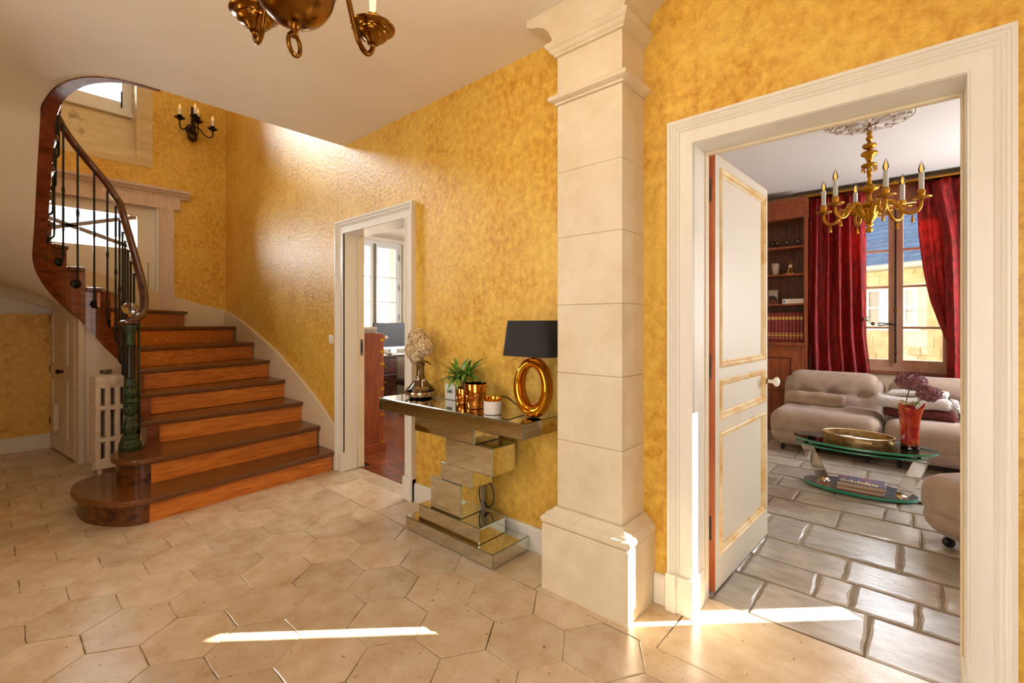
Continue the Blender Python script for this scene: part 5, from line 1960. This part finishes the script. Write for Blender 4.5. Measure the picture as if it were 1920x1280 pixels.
# ------------------------------------------------------------------ glass coffee table
TGL = glass('table_glass', (.80, .93, .89), .10)
TED = mat('green_glass_edge', srgb(40, 150, 120), rough=.08, spec=.8, coat=.5)
TDK = mat('dark_tinted_base_glass', srgb(52, 74, 92), rough=.05, spec=.9, coat=.8)


def ell(cx, cy, a, b, n=48):
    return [(cx + a * math.cos(2 * PI * i / n), cy + b * math.sin(2 * PI * i / n)) for i in range(n)]


def glass_plate(name, cx, cy, a, b, z0, z1, top, par):
    o = MB().prism(ell(cx, cy, a, b), z0, z1).build(name, top, par)
    o.data.materials.append(TED)
    for p_ in o.data.polygons:
        if abs(p_.normal.z) < .5:
            p_.material_index = 1
    return o


ct = thing('glass_coffee_table', 'oval two-tier glass coffee table with slanted chrome legs', 'coffee table', (-.35, 4.55, 0))
glass_plate('table_top', -.342, 4.53, .452, .262, .404, .420, TGL, ct)
glass_plate('middle_tier', -.37, 4.60, .425, .20, .346, .358, TGL, ct)
glass_plate('base_plate', -.372, 4.64, .37, .20, .012, .034, TDK, ct)
for (xb, yb, xt, yt) in ((-.60, 4.67, -.735, 4.63), (-.10, 4.585, .02, 4.56)):
    v = Vector((xt - xb, yt - yb, .346 - .034))
    c = Vector(((xt + xb) / 2, (yt + yb) / 2, .19))
    w = v.cross(Vector((0, 1, 0)))
    MB().obox(c, v, w, v.cross(w), v.length / 2, .042, .007).build('leg', CHROME, ct, bevel=.002)
    MB().lathe([(.046, 0), (.046, .004), (.030, .010), (.0005, .011)], (xb, yb, .034), 20).build('leg_foot', CHROME, ct, True, auto=40)
    MB().lathe([(.030, 0), (.030, .046)], (xt, yt, .358), 18).build('tier_spacer', CHROME, ct, True, auto=40)
for x in (-.72, .02):
    MB().lathe([(.02, 0), (.02, .012)], (x * .8, 4.62, 0.0), 12).build('base_foot', BLACK, ct)

tr = thing('gold_tray', 'oval gold leaf tray on the glass coffee table', 'tray', (-.365, 4.56, .42))
OLDG = mat('antiqued_gold_leaf', srgb(190, 160, 108), rough=.35, metal=.85, col2=srgb(150, 116, 68), scale=30, bump=.2, bscale=60)
MB().prism(ell(-.365, 4.56, .224, .175, 40), .421, .427).build('tray_floor', OLDG, tr)
n = 44
vs, fs = [], []
for (da, z) in ((0, .421), (.006, .421), (.009, .474), (.003, .476), (-.002, .474), (-.003, .427)):
    for x, y in ell(-.365, 4.56, .224 + da, .175 + da, n):
        vs.append((x, y, z))
for r in range(5):
    for i in range(n):
        fs.append((r * n + i, r * n + (i + 1) % n, (r + 1) * n + (i + 1) % n, (r + 1) * n + i))
MB().add(vs, fs).build('tray_rim', OLDG, tr, True, auto=40)
MB().rbox((-.315, 4.379, .448), (.052, .004, .010), .0035, 4, math.radians(3)).build('handle_slot', mat('slot_light', srgb(226, 196, 150), rough=.5), tr, True)
PAPB = mat('pale_blue_paper', srgb(206, 216, 230), rough=.6)
tag(MB().obox((-.29, 4.55, .431), (.98, -.18, 0), (.18, .98, 0), UP, .105, .070, .0035).build('letter', PAPB), 'pale blue folded letter lying in the gold tray', 'letter')
tag(MB().obox((-.437, 4.60, .433), (.9, .4, 0), (-.4, .9, 0), UP, .040, .028, .005).build('card_packet', MATS['paper'] if 'paper' in MATS else mat('paper', srgb(232, 228, 220), rough=.6)), 'small white card packet in the middle of the gold tray', 'card')
nbk = thing('notebook', 'dark patterned notebook at the left end of the gold tray', 'notebook', (-.51, 4.57, .427))
MB().obox((-.512, 4.575, .432), (.85, .5, 0), (-.5, .85, 0), UP, .038, .05, .0045).build('cover', mat('notebook_navy', srgb(48, 56, 78), rough=.5), nbk)
for k in range(3):
    MB().obox((-.512 + .02 * (k - 1), 4.575 + .012 * (k - 1), .4372), (.85, .5, 0), (-.5, .85, 0), UP, .005, .042, .0006).build('cover_stripe', MATS['paper'], nbk)

# art glass vase with mauve hydrangea
vv = Vector((-.052, 4.545, .42))
av = thing('red_art_vase', 'flared red and amber art glass vase on the coffee table', 'vase', tuple(vv))
ART = mat('red_art_glass', srgb(168, 16, 8), rough=.06, col2=srgb(222, 92, 40), scale=11, detail=4, ramp=(.42, .68), col3=srgb(206, 170, 70), scale3=7, ramp3=(.58, .66), coat=.6, coords='obj')
vs, fs = [], []
SEG = 28
pr_ = [(.048, .022), (.049, .06), (.050, .12), (.053, .18), (.060, .24), (.068, .29), (.074, .315)]
for r, z in pr_:
    for k in range(SEG):
        a = 2 * PI * k / SEG
        q = 1 + .10 * math.cos(4 * a + .6)
        wv = (.022 * math.cos(3 * a + .4) + .010 * math.cos(5 * a)) * max(0, (z - .2) / .115)
        rr = r * q * (1 + (.18 * math.cos(3 * a + .4)) * max(0, (z - .22) / .1))
        vs.append((vv.x + rr * math.cos(a), vv.y + rr * math.sin(a), vv.z + z + wv))
for i in range(len(pr_) - 1):
    for k in range(SEG):
        fs.append((i * SEG + k, i * SEG + (k + 1) % SEG, (i + 1) * SEG + (k + 1) % SEG, (i + 1) * SEG + k))
thick(MB().add(vs, fs).build('vase_body', ART, av, True), .004)
MB().lathe([(.050, .001), (.052, .004), (.050, .030), (.0005, .031)], vv, 28, flute=4, famp=.08).build('clear_foot', glass('clear_vase_foot', (.92, .90, .88), .2), av, True, auto=50)
MAU = mat('mauve_hydrangea', srgb(172, 118, 136), rough=.7, col2=srgb(122, 74, 80), scale=50, ramp=(.4, .65), col3=srgb(198, 150, 128), scale3=30, ramp3=(.55, .7), coords='obj')
mh = thing('mauve_hydrangea', 'faded mauve hydrangea leaning out of the red vase', 'flowers', (vv.x, vv.y, vv.z + .2))
flower_head('flower_head', MAU, mh, (vv.x + .008, vv.y, .915), .085, 170, .024, .62)
flower_head('flower_head', MAU, mh, (vv.x + .105, vv.y, .835), .068, 130, .019, .75)
MB().tube(smooth_path([(vv.x, vv.y, .50), (vv.x - .02, vv.y, .75), (vv.x + .008, vv.y, .89)], 4), .004, 6).build('stem', STEM, mh, True)
MB().tube(smooth_path([(vv.x, vv.y, .50), (vv.x + .03, vv.y, .74), (vv.x + .10, vv.y, .81)], 4), .004, 6).build('stem', STEM, mh, True)
YLF = mat('yellow_green_leaf', srgb(150, 128, 40), rough=.5, col2=srgb(196, 172, 84), scale=20, rnd=.3, coords='obj')
for a, el, l, col in ((2.6, .35, .075, YLF), (-1.6, .25, .07, YLF), (-.4, .4, .06, LEAFG), (3.6, .1, .07, YLF), (-1.0, .5, .06, YLF), (.3, .2, .055, LEAFG)):
    d = Vector((math.cos(a), math.sin(a), el)).normalized()
    s_ = d.cross(UP).normalized()
    c0 = Vector((vv.x, vv.y, .745)) + d * .015
    q = [c0, c0 + d * l * .5 + s_ * l * .42, c0 + d * l + UP * -.012, c0 + d * l * .5 - s_ * l * .42, c0 + d * l * .5 + UP * .012]
    MB().add(q, [(0, 1, 4), (1, 2, 4), (2, 3, 4), (3, 0, 4)]).build('leaf', col, mh)

# books on the lower plate
def art_book(label, c, rot, hx, hy, h, cover, spine, marks):
    R = Matrix.Rotation(rot, 3, 'Z')
    ux, uy = R @ Vector((1, 0, 0)), R @ Vector((0, 1, 0))
    g = thing('art_book', label, 'book', tuple(c), 'art books on the lower table plate')
    c = Vector(c)
    MB().obox(c + UP * h / 2, ux, uy, UP, hx - .003, hy - .003, h / 2 - .003).build('pages', mat('book_pages', srgb(206, 186, 168), rough=.8), g)
    MB().obox(c + UP * (h - .0015), ux, uy, UP, hx, hy, .0015).build('front_cover', cover, g)
    MB().obox(c + UP * .0015, ux, uy, UP, hx, hy, .0015).build('back_cover', mat('red_cover_edge', srgb(170, 40, 36), rough=.4), g)
    MB().obox(c + ux * hx + UP * h / 2, ux, uy, UP, .0015, hy, h / 2).build('spine', spine, g)
    for (u, v, a, b, m_) in marks:
        MB().obox(c + ux * u + uy * v + UP * (h + .0004), ux, uy, UP, a, b, .0005).build('cover_print', m_, g)
    return g


COVA = mat('blue_red_cover', srgb(70, 84, 112), rough=.25, col2=srgb(150, 60, 84), scale=9, stretch=(.6, 2, 1), ramp=(.45, .62), coords='obj')
SPA = mat('spine_print', srgb(206, 214, 232), rough=.3, col2=srgb(196, 40, 40), scale=30, ramp=(.5, .55), col3=srgb(226, 196, 70), scale3=24, ramp3=(.55, .6))
YELP = mat('yellow_title_print', srgb(226, 200, 110), rough=.4)
WHP = mat('white_title_print', srgb(220, 226, 238), rough=.4)
marks = [(-.125 + .0225 * k, -.062, .0085, .016, YELP) for k in range(11)] + [(-.11 + .05 * k, -.022, .012, .005, WHP) for k in range(4)]
art_book('lower grey-paged art book under the bright one on the table base', (-.348, 4.575, .035), math.radians(1), .148, .098, .030, mat('grey_cover', srgb(120, 110, 112), rough=.4), mat('white_spine', srgb(226, 224, 230), rough=.4, col2=srgb(120, 150, 200), scale=40, ramp=(.5, .55)), [])
art_book('bright art book with yellow title lying on top of the pile on the table base', (-.345, 4.578, .066), math.radians(2), .150, .100, .034, COVA, SPA, marks)
# ------------------------------------------------------------------ office seen through the second doorway
cab = thing('filing_cabinet', 'tall mahogany campaign cabinet with brass straps just inside the office', 'cabinet', (-4.52, 2.67, 0))
MB().box(-4.75, -4.285, 2.42, 2.80, .09, 1.245).build('body', BOOKW, cab, bevel=.003)
MB().box(-4.77, -4.262, 2.41, 2.825, .0, .09).build('plinth', BOOKW, cab, bevel=.004)
for zc in (.10, .38, .655, .92, 1.05, 1.175):
    MB().box(-4.30, -4.2825, 2.755, 2.8035, zc - .014, zc + .014).build('brass_strap', GILT, cab)
for z0, z1 in ((.12, .36), (.40, .63), (.68, .90), (.94, 1.03), (1.07, 1.16), (1.19, 1.235)):
    dr = MB().box(-4.73, -4.31, 2.80, 2.815, z0, z1).build('drawer', BOOKW, cab, bevel=.003)
    MB().ball((-4.40, 2.825, (z0 + z1) / 2), .014, 10, 6).build('knob', GILT, dr, True)
MB().ball((-4.295, 2.83, 1.20), .022, 10, 6).build('white_knob', MATS['white_porcelain'], cab, True)
bxs = thing('document_box', 'flat silver grey document box on top of the mahogany cabinet', 'box', (-4.50, 2.62, 1.245))
MB().box(-4.72, -4.30, 2.45, 2.72, 1.246, 1.300).build('box_tray', mat('grey_card', srgb(150, 146, 140), rough=.4, metal=.3), bxs, bevel=.004)
MB().box(-4.725, -4.295, 2.445, 2.725, 1.285, 1.312).build('box_lid', mat('pale_card', srgb(196, 194, 188), rough=.4), bxs, bevel=.004)
desk = thing('writing_desk', 'dark mahogany desk with drawers under the office window', 'desk', (-6.2, 4.5, 0))
DKW = mat('dark_desk_wood', srgb(48, 22, 14), rough=.25, col2=srgb(78, 38, 24), scale=5, stretch=(4, 1, 1))
MB().box(-6.75, -6.10, 3.75, 5.35, .82, .86).build('desk_top', DKW, desk, bevel=.004)
MB().box(-6.72, -6.14, 3.80, 4.25, .0, .82).build('pedestal', DKW, desk)
MB().box(-6.72, -6.14, 4.85, 5.30, .0, .82).build('pedestal', DKW, desk)
for y0 in (3.82, 4.87):
    for z0, z1 in ((.10, .32), (.34, .56), (.58, .80)):
        dr = MB().box(-6.14, -6.125, y0, y0 + .41, z0, z1).build('drawer', DKW, desk, bevel=.003)
        MB().ball((-6.115, y0 + .2, (z0 + z1) / 2), .014, 8, 6).build('knob', GILT, dr, True)
mon = thing('computer_monitor', 'black flat computer monitor standing on the desk by the window', 'monitor', (-6.42, 4.45, .86))
MB().box(-6.435, -6.405, 4.00, 4.75, .965, 1.36).build('screen_panel', BLACK, mon, bevel=.005)
MB().box(-6.4055, -6.4035, 4.01, 4.74, .99, 1.35).build('screen', mat('screen_black', srgb(10, 11, 13), rough=.45), mon)
MB().box(-6.44, -6.40, 4.00, 4.75, .935, .97).build('chin', mat('aluminium', srgb(176, 178, 182), rough=.3, metal=.9), mon)
MB().box(-6.45, -6.42, 4.32, 4.43, .872, .95).build('stand', MATS['aluminium'], mon)
MB().box(-6.52, -6.30, 4.26, 4.49, .862, .872).build('foot', MATS['aluminium'], mon)
tel = thing('desk_clutter_tray', 'pale metal letter tray with papers lying on the desk before the monitor', 'letter tray', (-6.22, 4.3, .86))
MB().box(-6.28, -6.13, 4.14, 4.46, .861, .869).build('tray', MATS['aluminium'], tel)
MB().box(-6.27, -6.14, 4.16, 4.40, .870, .884).build('papers', mat('paper', srgb(232, 228, 220), rough=.6), tel)
chx = thing('desk_chair', 'dark chair on castors standing below the office desk', 'chair', (-5.7, 4.28, 0))
MB().rbox((-5.70, 4.30, .47), (.23, .23, .045), .04).build('seat', BLACK, chx, True)
MB().rbox((-5.48, 4.30, .80) if False else (-5.70, 4.52, .62), (.21, .03, .10), .028).build('backrest', BLACK, chx, True)
MB().tube([(-5.70, 4.30, .08), (-5.70, 4.30, .44)], .025, 10).build('column', BLACK, chx)
for i in range(5):
    a = 2 * PI * i / 5
    MB().tube([(-5.70, 4.30, .09), (-5.70 + .26 * math.cos(a), 4.30 + .26 * math.sin(a), .055)], .018, 8).build('leg', BLACK, chx)
    MB().ball((-5.70 + .26 * math.cos(a), 4.30 + .26 * math.sin(a), .028), .028, 10, 6).build('castor', BLACK, chx)
# garden seen through the office window
tag(MB().box(-13.2, -12.9, -3.0, 14.0, -.1, 3.2).build('garden_wall', mat('garden_stone', srgb(226, 220, 212), rough=.9, col2=srgb(196, 190, 182), scale=5, bump=.4, bscale=8)), 'pale rough stone garden wall beyond the office window', 'wall')
tag(MB().box(-12.0, -11.7, 8.05, 8.35, -.1, 5.0).build('gate_pillar', mat('pillar_stone', srgb(232, 206, 160), rough=.9)), 'cream stone pillar standing outside the office window', 'pillar')
struct(MB().box(-30, 30, -20, 45, -.25, -.12).build('ground', mat('courtyard_gravel', srgb(128, 120, 108), rough=.95, col2=srgb(108, 100, 88), scale=12)))

# ------------------------------------------------------------------ neighbouring house across the courtyard
K = 4 / 3.0
P0 = Vector((-.837 * K, 12 * K, 0))
P1 = Vector((.007 * K, 11.55 * K, 0))
HU = (P1 - P0).normalized()
HN = Vector((HU.y, -HU.x, 0))
EZ = 1.35 + (2.442 - 1.35) * K
nb = thing('neighbouring_house', 'cream stone house with slate roof across the courtyard', 'house', tuple(P0))
NST = mat('house_stone', srgb(198, 180, 148), rough=.9, col2=srgb(176, 156, 122), scale=3, rnd=.05)


def fac(u, n, z):
    return P0 + HU * u + HN * n + UP * z


def fbox(mb, u0, u1, n0, n1, z0, z1):
    return mb.obox(fac((u0 + u1) / 2, (n0 + n1) / 2, (z0 + z1) / 2), HU, HN, UP, (u1 - u0) / 2, (n1 - n0) / 2, (z1 - z0) / 2)


def u_at(X, Y=None):
    """facade coordinate where the sight line through a pixel column meets the facade"""
    dr = Vector((-.6607, .7507)) + Vector((.7507, .6607)) * ((X - 960) / 867.0)
    # solve t*dr = P0 + u*HU
    det = dr.x * (-HU.y) - dr.y * (-HU.x)
    t = (P0.x * (-HU.y) - P0.y * (-HU.x)) / det
    u = (dr.x * P0.y - dr.y * P0.x) / det
    return u, t


def z_at(X, Y):
    u, t = u_at(X)
    return 1.35 + (606 - Y) / 867.0 * t


wu0, wu1 = u_at(1621)[0], u_at(1718)[0]
wz0, wz1 = z_at(1660, 611), z_at(1660, 541)
mb = MB()
fbox(mb, -5, wu0, -.4, 0, -.1, EZ)
fbox(mb, wu1, 4.0, -.4, 0, -.1, EZ)
fbox(mb, wu0, wu1, -.4, 0, -.1, wz0)
fbox(mb, wu0, wu1, -.4, 0, wz1, EZ)
mb.build('facade_wall', NST, nb)
hw = MB()
fbox(hw, wu0, wu1, -.12, -.02, wz0, wz0 + .06)
fbox(hw, wu0, wu1, -.12, -.02, wz1 - .06, wz1)
hwin = hw.build('window', WGREY, nb)
for a, b in ((1622, 1653), (1659, 1687), (1690, 1718)):
    ua, ub = u_at(a)[0], u_at(b)[0]
    mb = MB()
    fbox(mb, ua, ua + .07, -.10, -.01, wz0 + .06, wz1 - .06)
    fbox(mb, ub - .07, ub, -.10, -.01, wz0 + .06, wz1 - .06)
    zm = (wz0 + wz1) / 2
    fbox(mb, ua + .07, ub - .07, -.09, -.02, zm - .02, zm + .02)
    mb.build('casement', WGREY, hwin)
    fbox(MB(), ua + .07, ub - .07, -.07, -.06, wz0 + .06, wz1 - .06).build('pane', mat('dim_window_glass', srgb(120, 118, 112), rough=.15, spec=.7), hwin)
fbox(MB(), wu0 - .1, wu1 + .1, -.05, .06, wz0 - .12, wz0 - .02).build('window_ledge', WGREY, nb)
# stone courses of the facade, each block a part
zc = z_at(1660, 700)
while zc < EZ - .15:
    h = random.uniform(.20, .27)
    u = -.6 + random.uniform(0, .2)
    while u < 2.6:
        l = random.uniform(.32, .62)
        if not (u + l > wu0 - .05 and u < wu1 + .05 and zc + h > wz0 - .13 and zc < wz1 + .02):
            fbox(MB(), u + .006, u + l - .006, 0, random.uniform(.010, .022), zc + .006, zc + h - .006).build('stone_block', NST, nb)
        u += l
    zc += h
mb = MB()
mb.tube([fac(-5, .12, EZ + .02), fac(4.0, .12, EZ + .02)], .09, 10)
mb.build('gutter', mat('zinc_gutter', srgb(176, 178, 172), rough=.5, metal=.3), nb, True)
SLATE = mat('blue_slate', srgb(66, 90, 130), rough=.5, col2=srgb(94, 120, 160), scale=3, stretch=(3, 3, 3), rnd=.08)
slope = math.radians(48)
RU = HN * -math.cos(slope) + UP * math.sin(slope)
RNn = HN * math.sin(slope) + UP * math.cos(slope)
base = fac(0, .10, EZ + .06)
for i in range(24):
    c = base + RU * (.15 + .19 * i) + RNn * .01 + HU * -.5
    # a course of slates, lapped over the one below
    tl = (RU * math.cos(.06) - RNn * math.sin(.06))
    MB().obox(c, HU, tl, RNn, 4.5, .125, .010).build('slate_course', SLATE, nb)
pipe_u = u_at(1779)[0]
MB().tube([fac(pipe_u, .1, -.1), fac(pipe_u, .1, 1.35)], .07, 10).build('downpipe', mat('dark_pipe', srgb(96, 92, 88), rough=.5), nb, True)
